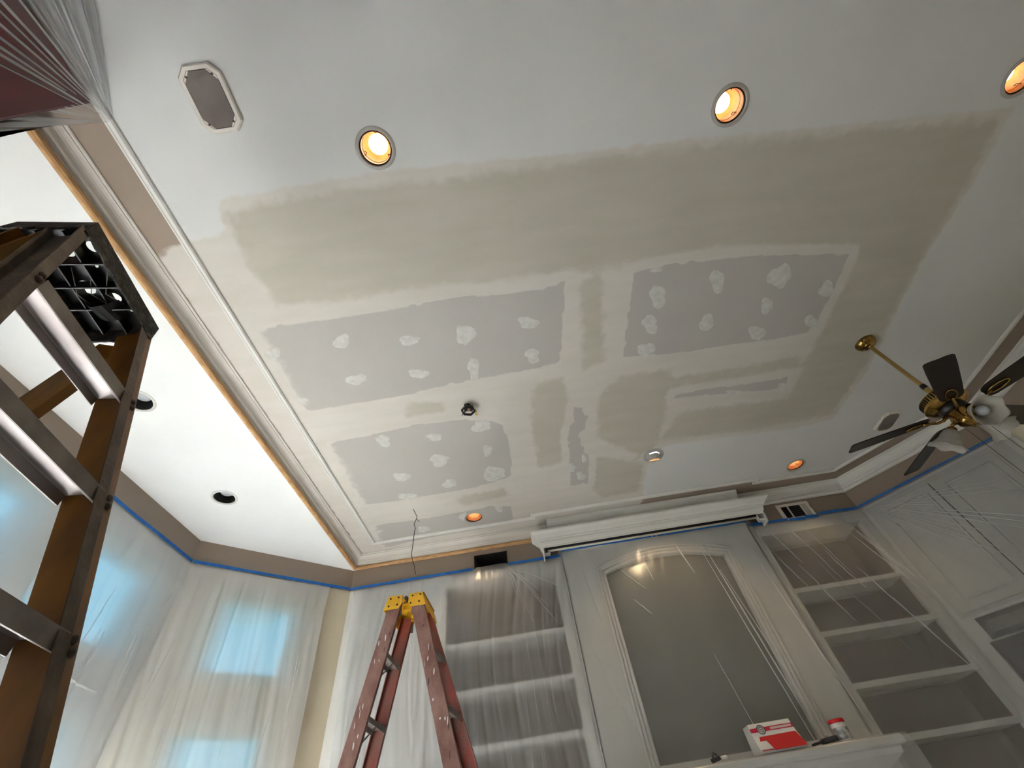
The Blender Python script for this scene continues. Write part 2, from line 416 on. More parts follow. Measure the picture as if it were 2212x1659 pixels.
# ------------------------------------------------------------------ geometry helpers
# Every coordinate below is in metres from the lens (z = 0 at lens height); build() lifts it by EYE.
class MB:
    def __init__(self):
        self.v = []; self.f = []
    def add(self, vs_, fs_):
        o = len(self.v)
        self.v += [tuple(p) for p in vs_]
        self.f += [tuple(i + o for i in f) for f in fs_]
        return self
    def box(self, lo, hi):
        (a, b, c), (d, e, f) = lo, hi
        return self.add([(a, b, c), (d, b, c), (d, e, c), (a, e, c), (a, b, f), (d, b, f), (d, e, f), (a, e, f)],
                        [(0, 3, 2, 1), (4, 5, 6, 7), (0, 1, 5, 4), (1, 2, 6, 5), (2, 3, 7, 6), (3, 0, 4, 7)])
    def obox(self, c, ax, ay, az, hx, hy, hz):
        c = Vector(c); ax = Vector(ax).normalized() * hx; ay = Vector(ay).normalized() * hy; az = Vector(az).normalized() * hz
        p = [c + i * ax + j * ay + k * az for k in (-1, 1) for (i, j) in ((-1, -1), (1, -1), (1, 1), (-1, 1))]
        return self.add(p, [(0, 3, 2, 1), (4, 5, 6, 7), (0, 1, 5, 4), (1, 2, 6, 5), (2, 3, 7, 6), (3, 0, 4, 7)])
    def extrude(self, poly, p0, p1, ux, taper=1.0, caps=True):
        """Prism: 2D profile poly (a along ux, b along dir x ux) from p0 to p1."""
        p0 = Vector(p0); p1 = Vector(p1); d = (p1 - p0).normalized()
        ux = Vector(ux); ux = (ux - d * ux.dot(d)).normalized(); uy = d.cross(ux)
        n = len(poly)
        A = [p0 + ux * a + uy * b for a, b in poly]; B = [p1 + ux * a * taper + uy * b * taper for a, b in poly]
        fs_ = [(i, (i + 1) % n, n + (i + 1) % n, n + i) for i in range(n)]
        if caps: fs_ += [tuple(range(n - 1, -1, -1)), tuple(range(n, 2 * n))]
        return self.add(A + B, fs_)
    def tube(self, pts, r, n=8, caps=True):
        pts = [Vector(p) for p in pts]; m = len(pts); vs_ = []; prev = None
        rr = r if isinstance(r, (list, tuple)) else [r] * m
        for i, p in enumerate(pts):
            t = (pts[min(i + 1, m - 1)] - pts[max(i - 1, 0)]).normalized()
            if prev is None:
                a = Vector((0, 0, 1)) if abs(t.z) < 0.9 else Vector((1, 0, 0))
                u = t.cross(a).normalized()
            else:
                u = (prev - t * prev.dot(t)).normalized()
            prev = u; w = t.cross(u)
            vs_ += [p + (u * math.cos(2 * PI * k / n) + w * math.sin(2 * PI * k / n)) * rr[i] for k in range(n)]
        fs_ = [(i * n + k, i * n + (k + 1) % n, (i + 1) * n + (k + 1) % n, (i + 1) * n + k) for i in range(m - 1) for k in range(n)]
        if caps: fs_ += [tuple(range(n - 1, -1, -1)), tuple(range((m - 1) * n, m * n))]
        return self.add(vs_, fs_)
    def lathe(self, prof, c, axis=(0, 0, 1), n=32, close=False):
        """prof: (radius, height along axis) pairs."""
        c = Vector(c); az = Vector(axis).normalized()
        a = Vector((1, 0, 0)) if abs(az.x) < 0.9 else Vector((0, 1, 0))
        ux = (a - az * a.dot(az)).normalized(); uy = az.cross(ux)
        vs_ = []
        for r, h in prof:
            vs_ += [c + az * h + (ux * math.cos(2 * PI * k / n) + uy * math.sin(2 * PI * k / n)) * r for k in range(n)]
        m = len(prof)
        rows = m if close else m - 1
        fs_ = [(i * n + k, i * n + (k + 1) % n, ((i + 1) % m) * n + (k + 1) % n, ((i + 1) % m) * n + k) for i in range(rows) for k in range(n)]
        return self.add(vs_, fs_)
    def disc(self, c, r, axis=(0, 0, 1), n=24):
        return self.lathe([(r, 0), (r * 0.5, 0), (0.0005, 0)], c, axis, n)
    def sweep(self, path, prof, side=1, caps=True):
        """Moulding: closed profile [(offset from wall, z)] along a plan path with mitred corners."""
        P = [Vector((p[0], p[1])) for p in path]; n = len(P); k = len(prof); vs_ = []
        for i in range(n):
            def nrm(a, b):
                t = (b - a).normalized(); return Vector((-t.y, t.x)) * side
            if i == 0: mv = nrm(P[0], P[1])
            elif i == n - 1: mv = nrm(P[-2], P[-1])
            else:
                n1 = nrm(P[i - 1], P[i]); n2 = nrm(P[i], P[i + 1]); s = n1 + n2
                mv = s / max(0.2, s.dot(n1))
            vs_ += [(P[i].x + mv.x * d, P[i].y + mv.y * d, z) for d, z in prof]
        fs_ = [(i * k + j, i * k + (j + 1) % k, (i + 1) * k + (j + 1) % k, (i + 1) * k + j) for i in range(n - 1) for j in range(k)]
        if caps: fs_ += [tuple(range(k)), tuple(range((n - 1) * k, n * k))]
        return self.add(vs_, fs_)
    def build(self, name, material, parent=None, smooth=False, bevel=0.0, base=None, auto=None):
        vs_ = [Vector((p[0], p[1], p[2] + EYE)) for p in self.v]
        if parent is not None:
            org = Vector(parent['_org'])
        elif base is not None:
            org = Vector((base[0], base[1], base[2] + EYE))
        else:
            lo = [min(p[i] for p in vs_) for i in range(3)]; hi = [max(p[i] for p in vs_) for i in range(3)]
            org = Vector(((lo[0] + hi[0]) / 2, (lo[1] + hi[1]) / 2, lo[2]))
        me = bpy.data.meshes.new(name)
        me.from_pydata([p - org for p in vs_], [], self.f)
        bm = bmesh.new(); bm.from_mesh(me)
        bmesh.ops.recalc_face_normals(bm, faces=bm.faces)
        bm.to_mesh(me); bm.free()
        me.materials.append(M[material])
        if smooth:
            for p in me.polygons: p.use_smooth = True
        o = bpy.data.objects.new(name, me)
        col.objects.link(o)
        if parent is not None:
            o.parent = parent
        else:
            o.location = org
        o['_org'] = tuple(org)
        if bevel > 0:
            md = o.modifiers.new('bevel', 'BEVEL'); md.width = bevel; md.segments = 2; md.limit_method = 'ANGLE'
        if smooth and auto:
            md = o.modifiers.new('edges', 'EDGE_SPLIT'); md.split_angle = math.radians(auto)
        return o

def tag(o, label=None, cat=None, group=None, kind=None):
    if label: o['label'] = label
    if cat: o['category'] = cat
    if group: o['group'] = group
    if kind: o['kind'] = kind
    return o

def thing(name, label, cat, base, group=None):
    o = bpy.data.objects.new(name, None)
    o.empty_display_size = 0.1
    o.location = (base[0], base[1], base[2] + EYE)
    col.objects.link(o)
    o['_org'] = tuple(o.location)
    return tag(o, label, cat, group)

def struct(name, mb, material, label, parent=None, **kw):
    o = mb.build(name, material, parent, **kw)
    if parent is None:
        tag(o, label, None, None, 'structure')
    return o

def copy_tree(root, loc, label=None, group=None, rotz=None):
    r = root.copy(); col.objects.link(r)
    r.location = (loc[0], loc[1], loc[2] + EYE)
    if rotz is not None: r.rotation_euler.z = rotz
    if label: r['label'] = label
    if group: r['group'] = group
    for ch in list(root.children):
        c = ch.copy(); col.objects.link(c); c.parent = r
        for g in list(ch.children):
            d = g.copy(); col.objects.link(d); d.parent = c
    return r

def nz3(x, y, z=0.0):
    return noise.noise(Vector((x, y, z)))

def poly_sdf(pts, poly):
    """Signed distance (positive inside) of numpy points to a polygon."""
    P = np.asarray(poly, float); n = len(P)
    d = np.full(len(pts), 1e9); inside = np.zeros(len(pts), bool)
    for i in range(n):
        a = P[i]; b = P[(i + 1) % n]; e = b - a; w = pts - a
        t = np.clip((w @ e) / max(1e-12, e @ e), 0, 1)
        q = w - t[:, None] * e
        d = np.minimum(d, (q ** 2).sum(1))
        c = ((a[1] > pts[:, 1]) != (b[1] > pts[:, 1]))
        xi = (b[0] - a[0]) * (pts[:, 1] - a[1]) / ((b[1] - a[1]) if abs(b[1] - a[1]) > 1e-12 else 1e-12) + a[0]
        inside ^= c & (pts[:, 0] < xi)
    d = np.sqrt(d)
    return np.where(inside, d, -d)

# ------------------------------------------------------------------ measured layout (metres from the lens)
H = 2.25            # upper ceiling
S = 2.126           # bay ceiling / underside of the timber strip
TZ = 1.9485         # top of the masking tape line
FL = -EYE           # floor
XL, YB = -1.7325, 3.8475
P0 = (XL, YB)
P1 = (-2.715, 2.975)
P1N = (-2.715, 0.115)
P0N = (XL, 0.115)
P3 = (3.142, YB)
P4 = (4.02, 2.969)
YN = -2.6           # wall behind the lens

# ---- unseen floor, made pale to bounce sunlight onto the ceiling
struct('floor', MB().box((-2.9, YN - .15, FL - .1), (4.2, 4.4, FL)), 'floor_bounce_pale', 'unseen floor of the room, made pale to bounce light')

# ---- upper ceiling with can holes and stored distance masks
CANS_ON = [[(-0.431, 0.368)][0], [(1.251, 0.403)][0], [(2.715, 0.460)][0], [(-0.487, 3.459)][0], [(2.589, 3.438)][0]]
EYEBALL = [(1.165, 2.954)][0]
CAN_R = 0.078
outline = [(XL, YN), (4.02, YN), P4, P3, P0]
MUD = [(-1.659, 0.685), (-1.531, 0.668), (-1.392, 0.651), (-1.279, 0.649), (-1.230, 0.485), (-0.938, 0.479), (-0.576, 0.466), (-0.043, 0.480), (0.408, 0.505), (1.100, 0.524), (1.574, 0.549), (2.296, 0.573), (2.775, 0.599), (2.780, 0.969), (2.725, 1.419), (2.783, 2.275), (2.716, 2.842), (2.327, 2.887), (1.753, 2.856), (1.269, 2.845), (1.141, 2.954), (1.123, 3.314), (1.134, 3.707), (0.738, 3.743), (-0.656, 3.803), (-1.651, 3.809)]
DARK = [[(-1.238, 0.549), (-0.958, 0.523), (-0.372, 0.532), (0.406, 0.548), (1.107, 0.561), (1.950, 0.601), (2.726, 0.642), (2.736, 0.963), (2.709, 1.416), (2.740, 2.222), (2.670, 2.776), (2.062, 2.811), (1.339, 2.779), (1.198, 2.758), (1.330, 2.460), (2.203, 2.503), (2.235, 2.213), (2.238, 1.978), (2.266, 1.332), (2.216, 1.249), (1.480, 1.117), (0.986, 1.125), (0.766, 1.131), (0.424, 1.114), (0.111, 1.113), (-0.422, 1.085), (-0.798, 1.090), (-1.215, 1.070), (-1.241, 0.835)],
        [(0.656, 2.242), (0.687, 2.107), (0.835, 1.990), (1.191, 2.000), (1.208, 2.384), (1.185, 2.813), (1.057, 2.934), (0.665, 2.607)],
        [(0.533, 1.176), (0.658, 1.172), (0.695, 1.829), (0.549, 1.883)],
        [(0.184, 1.938), (0.400, 1.917), (0.438, 2.172), (0.372, 2.861), (0.172, 2.874), (0.148, 2.408)],
        [(-0.723, 1.936), (-0.450, 1.967), (-0.454, 2.067), (-0.742, 2.071)],
        [(0.995, 2.080), (1.583, 2.086), (2.130, 2.062), (2.237, 2.169), (1.746, 2.185), (1.216, 2.183)],
        [(0.591, 2.822), (1.088, 3.036), (1.083, 3.448), (0.730, 3.465), (0.616, 3.253)],
        [(-0.590, 3.110), (-0.153, 3.087), (-0.124, 3.200), (-0.553, 3.243)]]
PANELS = [[(-1.421, 1.190), (-1.266, 1.179), (-0.997, 1.188), (-0.723, 1.186), (-0.447, 1.180), (-0.171, 1.174), (0.102, 1.201), (0.296, 1.203), (0.442, 1.173), (0.425, 1.479), (0.394, 1.792), (0.194, 1.806), (-0.162, 1.826), (-0.356, 1.829), (-0.621, 1.860), (-0.947, 1.871), (-1.272, 1.878), (-1.389, 1.889), (-1.408, 1.783), (-1.400, 1.464)],
          [(0.840, 1.187), (0.936, 1.175), (1.074, 1.168), (1.326, 1.173), (1.614, 1.200), (1.940, 1.242), (2.209, 1.281), (2.203, 1.545), (2.189, 1.755), (2.146, 1.861), (1.869, 1.877), (1.533, 1.859), (1.338, 1.871), (1.072, 1.853), (0.824, 1.822), (0.826, 1.515), (0.835, 1.317)],
          [(-1.379, 2.190), (-1.048, 2.179), (-0.694, 2.144), (-0.388, 2.163), (-0.187, 2.207), (-0.074, 2.281), (-0.042, 2.472), (-0.047, 2.759), (-0.075, 2.940), (-0.346, 3.003), (-0.758, 3.030), (-1.125, 3.036), (-1.384, 3.021), (-1.397, 2.666), (-1.388, 2.347)],
          [(1.233, 2.252), (1.475, 2.245), (1.834, 2.248), (2.138, 2.244), (2.154, 2.326), (2.129, 2.388), (1.787, 2.347), (1.417, 2.319), (1.248, 2.303)],
          [(0.465, 2.216), (0.557, 2.230), (0.564, 2.320), (0.593, 2.327), (0.572, 2.477), (0.528, 2.521), (0.535, 2.662), (0.566, 2.698), (0.559, 2.755), (0.610, 2.827), (0.603, 3.236), (0.552, 3.202), (0.467, 3.214), (0.424, 3.231), (0.424, 2.813), (0.415, 2.550), (0.433, 2.420), (0.470, 2.386)],
          [(-1.398, 3.315), (-1.001, 3.344), (-0.655, 3.334), (-0.308, 3.310), (-0.121, 3.362), (-0.122, 3.580), (-0.220, 3.650), (-0.587, 3.676), (-1.091, 3.696), (-1.423, 3.744), (-1.447, 3.604)]]
TRIM_PATH = [(-1.466, YN), (-1.466, 3.595), (0.04, 3.595), (0.04, 3.545), (2.26, 3.545), (2.26, 3.595), (3.018, 3.595), (3.745, 2.868), (3.745, YN)]
trim_poly = TRIM_PATH

def cdt_mesh(outer, holes, step, extra_circle_n=28, jitter=0.0):
    """Triangulated flat sheet with round holes, fine enough to carry per-vertex masks."""
    pts = []; edges = []
    def ring(r):
        o = len(pts); pts.extend(r); k = len(r)
        edges.extend((o + i, o + (i + 1) % k) for i in range(k))
    def dens(poly):
        out = []
        for i in range(len(poly)):
            a = Vector(poly[i]); b = Vector(poly[(i + 1) % len(poly)])
            k = max(1, int((b - a).length / step))
            out += [tuple(a.lerp(b, j / k)) for j in range(k)]
        return out
    od = dens(outer); ring(od)
    for (cx, cy, r) in holes:
        ring([(cx + r * math.cos(2 * PI * k / extra_circle_n), cy + r * math.sin(2 * PI * k / extra_circle_n)) for k in range(extra_circle_n)])
    xs = [p[0] for p in outer]; ys = [p[1] for p in outer]
    gx = np.arange(min(xs) + step / 2, max(xs), step); gy = np.arange(min(ys) + step / 2, max(ys), step)
    g = np.array([(x, y) for x in gx for y in gy])
    if len(g):
        keep = poly_sdf(g, outer) > step * 0.35
        for (cx, cy, r) in holes:
            keep &= np.hypot(g[:, 0] - cx, g[:, 1] - cy) > r + step * 0.3
        pts.extend(map(tuple, g[keep]))
    res = delaunay_2d_cdt([Vector(p) for p in pts], edges, [], 1, 1e-6)
    V = np.array([tuple(v) for v in res[0]]); F = [tuple(f) for f in res[2]]
    cen = np.array([V[list(f)].mean(0) for f in F])
    ok = poly_sdf(cen, outer) > -1e-5
    for (cx, cy, r) in holes:
        ok &= np.hypot(cen[:, 0] - cx, cen[:, 1] - cy) > r * 0.99
    return V, [f for f, k in zip(F, ok) if k]

def set_attr(me, name, values):
    a = me.attributes.new(name, 'FLOAT', 'POINT')
    a.data.foreach_set('value', np.asarray(values, dtype=np.float32))

JBOX = [(-0.295, 2.050)][0]
holes = [(x, y, CAN_R) for x, y in CANS_ON] + [(EYEBALL[0], EYEBALL[1], 0.06)]
V, F = cdt_mesh(outline, holes, 0.055)
mb = MB(); mb.add([(x, y, H) for x, y in V], F)
ceiling = struct('ceiling', mb, 'ceiling', 'white tray ceiling with patched drywall and joint compound')
cv = np.array([tuple(v.co) for v in ceiling.data.vertices])[:, :2] + np.array(ceiling.location[:2])
set_attr(ceiling.data, 'mud', poly_sdf(cv, MUD))
dk = np.max([poly_sdf(cv, p) for p in DARK], axis=0)
set_attr(ceiling.data, 'dark', dk)
pn = np.max([poly_sdf(cv, p) for p in PANELS], axis=0)
set_attr(ceiling.data, 'halo', pn + 0.055)
set_attr(ceiling.data, 'taupe', -poly_sdf(cv, trim_poly))

# exposed drywall panels, a hair below the ceiling face
for i, poly in enumerate(PANELS):
    rp = []
    n = len(poly)
    for k in range(n):
        a = Vector(poly[k]); b = Vector(poly[(k + 1) % n]); m_ = max(1, int((b - a).length / 0.025))
        for j in range(m_):
            p = a.lerp(b, j / m_)
            q = nz3(p.x * 22, p.y * 22, i) * 0.008
            rp.append((p.x + q, p.y + nz3(p.x * 22, p.y * 22, i + 9) * 0.008))
    V, F = cdt_mesh(rp, [(x_, y_, CAN_R + .004) for x_, y_ in CANS_ON] if i == 5 else [], 0.03)
    mb = MB(); mb.add([(x, y, H - 0.0012) for x, y in V], F)
    o = mb.build('drywall_panel', 'panel', ceiling)
    sd = poly_sdf(V, rp)
    fe = sd / 0.012
    if i in (0, 2, 5):
        # left side of these panels is skimmed away softly
        xs = V[:, 0]; lim = np.array([p[0] for p in rp]).min()
        fe = np.minimum(fe, (xs - lim) / 0.16 + 0.1)
    set_attr(o.data, 'feather', np.clip(fe, 0, 1))

# screw dabs of joint compound, thin raised lumps
DABS = [(-0.958, 1.361, 0.0537, 0.0099, -0.0208, 0.0559), (-0.556, 1.425, 0.0838, 0.0154, -0.0100, 0.0372), (-0.206, 1.443, 0.0543, 0.0098, -0.0150, 0.0830), (0.197, 1.428, 0.0640, 0.0113, -0.0043, 0.0512), (-0.972, 1.664, 0.0606, 0.0121, -0.0159, 0.0455), (-0.563, 1.693, 0.0744, 0.0147, -0.0136, 0.0540), (-0.200, 1.725, 0.0427, 0.0083, -0.0146, 0.0869), (0.203, 1.688, 0.0681, 0.0129, -0.0054, 0.0698), (-1.387, 1.376, 0.0473, 0.0089, -0.0236, 0.0495), (-1.372, 1.773, 0.0405, 0.0085, -0.0188, 0.0437), (1.019, 1.380, 0.0721, 0.0121, 0.0104, 0.0879), (1.387, 1.339, 0.0606, 0.0099, 0.0176, 0.0829), (1.791, 1.370, 0.0749, 0.0121, 0.0273, 0.0878), (2.147, 1.519, 0.0592, 0.0098, 0.0279, 0.0724), (0.993, 1.580, 0.0630, 0.0112, 0.0084, 0.0779), (1.378, 1.637, 0.0586, 0.0104, 0.0157, 0.0802), (1.768, 1.574, 0.0621, 0.0106, 0.0215, 0.0742), (2.132, 1.760, 0.0695, 0.0123, 0.0248, 0.0687), (1.761, 1.788, 0.0583, 0.0105, 0.0202, 0.0736), (0.986, 1.785, 0.0627, 0.0117, 0.0070, 0.0691), (0.989, 1.199, 0.0401, 0.0064, 0.0018, 0.0152), (-0.978, 2.267, 0.0658, 0.0152, -0.0213, 0.0692), (-0.601, 2.312, 0.0815, 0.0186, -0.0103, 0.0451), (-0.228, 2.557, 0.0508, 0.0120, -0.0106, 0.0722), (-0.622, 2.583, 0.0822, 0.0200, -0.0148, 0.0672), (-0.216, 2.859, 0.1195, 0.0301, -0.0136, 0.1000), (-0.963, 2.715, 0.0683, 0.0173, -0.0197, 0.0705), (-0.605, 2.902, 0.0645, 0.0167, -0.0116, 0.0566), (-0.989, 2.982, 0.0716, 0.0192, -0.0140, 0.0516), (-0.232, 2.272, 0.0962, 0.0214, -0.0124, 0.0796), (1.724, 2.330, 0.0730, 0.0150, 0.0072, 0.0305), (2.120, 2.358, 0.0591, 0.0120, 0.0163, 0.0518), (0.559, 2.845, 0.0359, 0.0087, 0.0002, 0.0619), (0.531, 3.081, 0.0457, 0.0116, -0.0001, 0.0742), (0.450, 2.943, 0.0323, 0.0080, -0.0012, 0.0771), (-0.239, 3.374, 0.0462, 0.0128, -0.0086, 0.0667), (-0.979, 3.518, 0.0495, 0.0146, -0.0152, 0.0620), (-1.382, 3.439, 0.0438, 0.0130, -0.0094, 0.0300), (-0.583, 3.409, 0.0373, 0.0106, -0.0138, 0.0750)]
for i, (cx, cy, ax, ay, bx, by) in enumerate(DABS):
    mb = MB(); n = 16; rng = random.Random(i + 50)
    k1, k2 = rng.uniform(.75, 1.0), rng.uniform(0, 6.28)
    def rad(t):
        return (1 + 0.16 * math.cos(2 * t + k2) + 0.12 * math.cos(3 * t + k2 * 2.3) + 0.08 * math.cos(5 * t - k2)) * k1 + rng.uniform(-.07, .07)
    R_ = [rad(2 * PI * k / n) for k in range(n)]
    for (s, dz) in ((1.0, 0.0013), (0.82, 0.0028), (0.35, 0.0036)):
        mb.v += [(cx + (ax * math.cos(2 * PI * k / n) + bx * math.sin(2 * PI * k / n)) * R_[k] * s,
                  cy + (ay * math.cos(2 * PI * k / n) + by * math.sin(2 * PI * k / n)) * R_[k] * s, H - dz) for k in range(n)]
    mb.v.append((cx, cy, H - 0.0038))
    for r in range(2):
        mb.f += [(r * n + k, r * n + (k + 1) % n, (r + 1) * n + (k + 1) % n, (r + 1) * n + k) for k in range(n)]
    mb.f += [(2 * n + k, 2 * n + (k + 1) % n, 3 * n) for k in range(n)]
    mb.build('compound_dab', 'compound', ceiling, smooth=True)

# ---- bay ceiling (lower) with two can holes
BAY_CANS = [(-2.246, 2.485), (-2.215, 1.483)]
V, F = cdt_mesh([P0N, P0, P1, P1N], [(x, y, CAN_R) for x, y in BAY_CANS], 0.3)
struct('ceiling', MB().add([(x, y, S) for x, y in V], F), 'soffit_white', 'smooth white lower ceiling over the bay windows')

# ---- walls
def wall_run(name, p0, p1, z0, z1, openings, material, label, t=0.16, side=1):
    """Wall between plan points with rectangular openings given as (s0, s1, za, zb); side = outward side."""
    a = Vector(p0); b = Vector(p1); L_ = (b - a).length; d = (b - a) / L_; nn = Vector((-d.y, d.x)) * side
    ss = sorted({0.0, L_} | {s for o in openings for s in o[:2]}); zz = sorted({z0, z1} | {z for o in openings for z in o[2:]})
    mb = MB()
    for i in range(len(ss) - 1):
        for j in range(len(zz) - 1):
            sm = (ss[i] + ss[i + 1]) / 2; zm = (zz[j] + zz[j + 1]) / 2
            if any(o[0] < sm < o[1] and o[2] < zm < o[3] for o in openings): continue
            q = [a + d * ss[i], a + d * ss[i + 1]]
            c = [(q[0].x, q[0].y), (q[1].x, q[1].y), (q[1].x + nn.x * t, q[1].y + nn.y * t), (q[0].x + nn.x * t, q[0].y + nn.y * t)]
            mb.add([(x, y, zz[j]) for x, y in c] + [(x, y, zz[j + 1]) for x, y in c],
                   [(0, 3, 2, 1), (4, 5, 6, 7), (0, 1, 5, 4), (1, 2, 6, 5), (2, 3, 7, 6), (3, 0, 4, 7)])
    return struct(name, mb, material, label)

BL = (-0.825, 0.172)     # left bookcase opening
BR = (2.122, 3.055)      # right bookcase opening
BT = 1.815
VENT = (-0.55, -0.248, 1.925, 2.075)
x0 = XL - .2
wall_run('wall_back', (x0, YB), (3.3, YB), FL, H + .1,
         [(BL[0] - x0, BL[1] - x0, FL, BT), (BR[0] - x0, BR[1] - x0, FL, BT), (VENT[0] - x0, VENT[1] - x0, VENT[2], VENT[3])],
         'wall_white', 'far wall with taupe frieze above built-in bookcases', t=0.06)
LW = (Vector(P0) - Vector(P1)).length
WZ = [(1.185, 1.74), (0.44, 0.905), (FL + .1, 0.38)]     # transom, dimmed middle pane, uncovered clear lower pane added for daylight
win45 = (0.31, 0.93)
wall_run('wall_bay', P1, P0, FL, S + .05, [(win45[0], win45[1], a, b) for a, b in WZ], 'wall', 'angled bay wall with stacked windows')
winL = [(0.975, 1.675), (1.895, 2.63), (0.10, 0.78)]     # along the long bay wall, from its near corner; last one added unseen for daylight
wall_run('wall_left', P1N, P1, FL, S + .05, [(s0, s1, a, b) for s0, s1 in winL for a, b in WZ], 'wall_white', 'long bay wall with two stacked window pairs')
wall_run('wall_bay', P0N, P1N, FL, S + .05, [], 'wall', 'bay end wall beside the wrapped cabinet')
wall_run('wall_left', (XL, YN), P0N, FL, H + .1, [], 'wall', 'wall behind the wrapped maroon cabinet')
wall_run('wall_angled', P3, P4, FL, H + .1, [], 'wall_white', 'angled wall carrying the white cabinets', t=.12)
wall_run('wall_right', P4, (4.02, YN), FL, H + .1, [], 'wall', 'side wall with taupe frieze and cream paint')
FILL_WIN = [(4.4, 5.4, -.2, .8)]     # unseen window added behind the lens for fill light
wall_run('wall_front', (4.2, YN), (XL - .2, YN), FL, H + .1, FILL_WIN, 'wall', 'cream wall facing the bookcases')
# drop face between the two ceiling levels
struct('wall_left', MB().box((XL - .12, P0N[1], S + .004), (XL, YB, H + .1)), 'white_paint', 'narrow drop between upper ceiling and bay ceiling')

# ---- overhang added out of view to keep the sun off the upper bay windows
struct('added_sun_shade', MB().sweep([(XL + .3, .115 - .35), P0N, P1N, P1, P0, (P0[0] + .4, P0[1] + .3)][1:-1], [(.16, 2.5), (1.47, 2.5), (1.47, 2.6), (.16, 2.6)], 1), 'white_paint', 'white sun shade added out of view above the bay windows')

# ---- windows
def window(idx, p0, p1, s0, s1, za, zb, label, glass='glass_dimmed'):
    a = Vector(p0); b = Vector(p1); d = (b - a).normalized(); nn = Vector((-d.y, d.x))
    def pt(s, off): q = a + d * s + nn * off; return (q.x, q.y)
    root = thing('window_%d' % idx, label, None, (*pt((s0 + s1) / 2, .08), za))
    root['kind'] = 'structure'
    fr = MB()
    dx = (d.x, d.y, 0); ny = (nn.x, nn.y, 0)
    w = 0.045
    for s in (s0 + w / 2, s1 - w / 2):
        fr.obox((*pt(s, .09), (za + zb) / 2), dx, ny, (0, 0, 1), w / 2, .04, (zb - za) / 2)
    for z in (za + w / 2, zb - w / 2):
        fr.obox((*pt((s0 + s1) / 2, .09), z), dx, ny, (0, 0, 1), (s1 - s0) / 2 - w, .04, w / 2)
    fr.build('window_frame', 'white_trim', root)
    MB().obox((*pt((s0 + s1) / 2, .09), (za + zb) / 2), dx, ny, (0, 0, 1), (s1 - s0) / 2 - w, .003, (zb - za) / 2 - w).build('pane', glass, root)
    ld = bpy.data.lights.new('window_portal', 'AREA'); ld.shape = 'RECTANGLE'
    ld.size = s1 - s0; ld.size_y = zb - za; ld.cycles.is_portal = True
    lo = bpy.data.objects.new('window_portal', ld); col.objects.link(lo)
    c = pt((s0 + s1) / 2, .155)
    lo.location = (c[0], c[1], (za + zb) / 2 + EYE)
    lo.rotation_euler = Vector((nn.x, nn.y, 0)).to_track_quat('Z', 'Y').to_euler()
    return root
k = 1
for za, zb in WZ:
    nm = 'transom' if za > 1 else ('middle' if za > 0 else 'added lowest')
    gl = 'glass' if za < 0 else 'glass_dimmed'
    window(k, P1, P0, win45[0], win45[1], za, zb, f'{nm} window in the angled bay wall next to the red ladder', gl); k += 1
    window(k, P1N, P1, winL[1][0], winL[1][1], za, zb, f'{nm} window in the long bay wall at its far end', gl); k += 1
    window(k, P1N, P1, winL[0][0], winL[0][1], za, zb, f'{nm} window in the long bay wall behind the amber ladder', gl); k += 1
    window(k, P1N, P1, winL[2][0], winL[2][1], za, zb, f'{nm} window of the extra unseen daylight column in the long bay wall next to its end wall', gl); k += 1

for s0, s1, za, zb in FILL_WIN:
    window(k, (4.2, YN), (XL - .2, YN), s0, s1, za, zb, 'unseen window added for fill light in the wall facing the bookcases', 'glass'); k += 1

# ---- crown mouldings and strips
CROWN = [(0.0, S + .036), (0.016, S + .036), (0.018, S + .045), (0.028, S + .047), (0.029, S + .055), (0.035, S + .057), (0.037, S + .064),
         (0.038, S + .074), (0.042, S + .086), (0.049, S + .096), (0.058, S + .103), (0.066, S + .107), (0.066, S + .112), (0.074, S + .113), (0.078, S + .117), (0.078, H - .001), (0.0, H - .001)]
def crown(idx, path, label, material, side):
    struct('trim_%d' % idx, MB().sweep(path, CROWN, side), material, label)
crown(1, [(XL, P0N[1]), P0, (0.30, YB)], 'primed crown moulding along the bay drop and far wall corner', 'primed_trim', -1)
crown(2, [(0.30, YB), P3, P4, (4.02, YN)], 'white crown moulding round the cabinet side of the room', 'white_trim', -1)
STRIP = [(0.0, S), (0.014, S), (0.024, S + .007), (0.027, S + .018), (0.023, S + .030), (0.014, S + .0355), (0.0, S + .0355)]
struct('trim_3', MB().sweep([(XL, P0N[1]), P0, (0.06, YB)], STRIP, -1), 'raw_wood', 'raw timber strip under the primed crown moulding')
struct('trim_4', MB().sweep([(2.2, YB), P3, P4, (4.02, YN)], STRIP, -1), 'white_trim', 'white strip under the crown by the cabinets')
# panel moulding on the ceiling
PM = [(0.0, H - .0005), (0.0, H - .012), (0.006, H - .019), (0.016, H - .017), (0.02, H - .009), (0.027, H - .009), (0.031, H - .013), (0.038, H - .012), (0.041, H - .0005)]
struct('trim_5', MB().sweep(TRIM_PATH, PM, 1), 'white_trim', 'slim panel moulding framing the ceiling')
# crown piece over the chimney breast
SEC = [(0.0, S + .01), (0.05, S + .01), (0.056, S + .03), (0.066, S + .04), (0.07, S + .06), (0.09, S + .085), (0.108, S + .10), (0.112, S + .123), (0.0, S + .123)]
struct('trim_6', MB().sweep([(0.187, 3.795), (2.066, 3.795)], SEC, -1), 'white_trim', 'short crown moulding above the valance')

# ------------------------------------------------------------------ recessed lights
def warm_spot(x, y, z, energy=16.0):
    ld = bpy.data.lights.new('lamp_light', 'SPOT'); ld.energy = energy; ld.color = (1.0, 0.72, 0.42)
    ld.spot_size = math.radians(95); ld.spot_blend = 0.6; ld.shadow_soft_size = 0.04
    lo = bpy.data.objects.new('lamp_light', ld); col.objects.link(lo)
    lo.location = (x, y, z + EYE)
    return lo

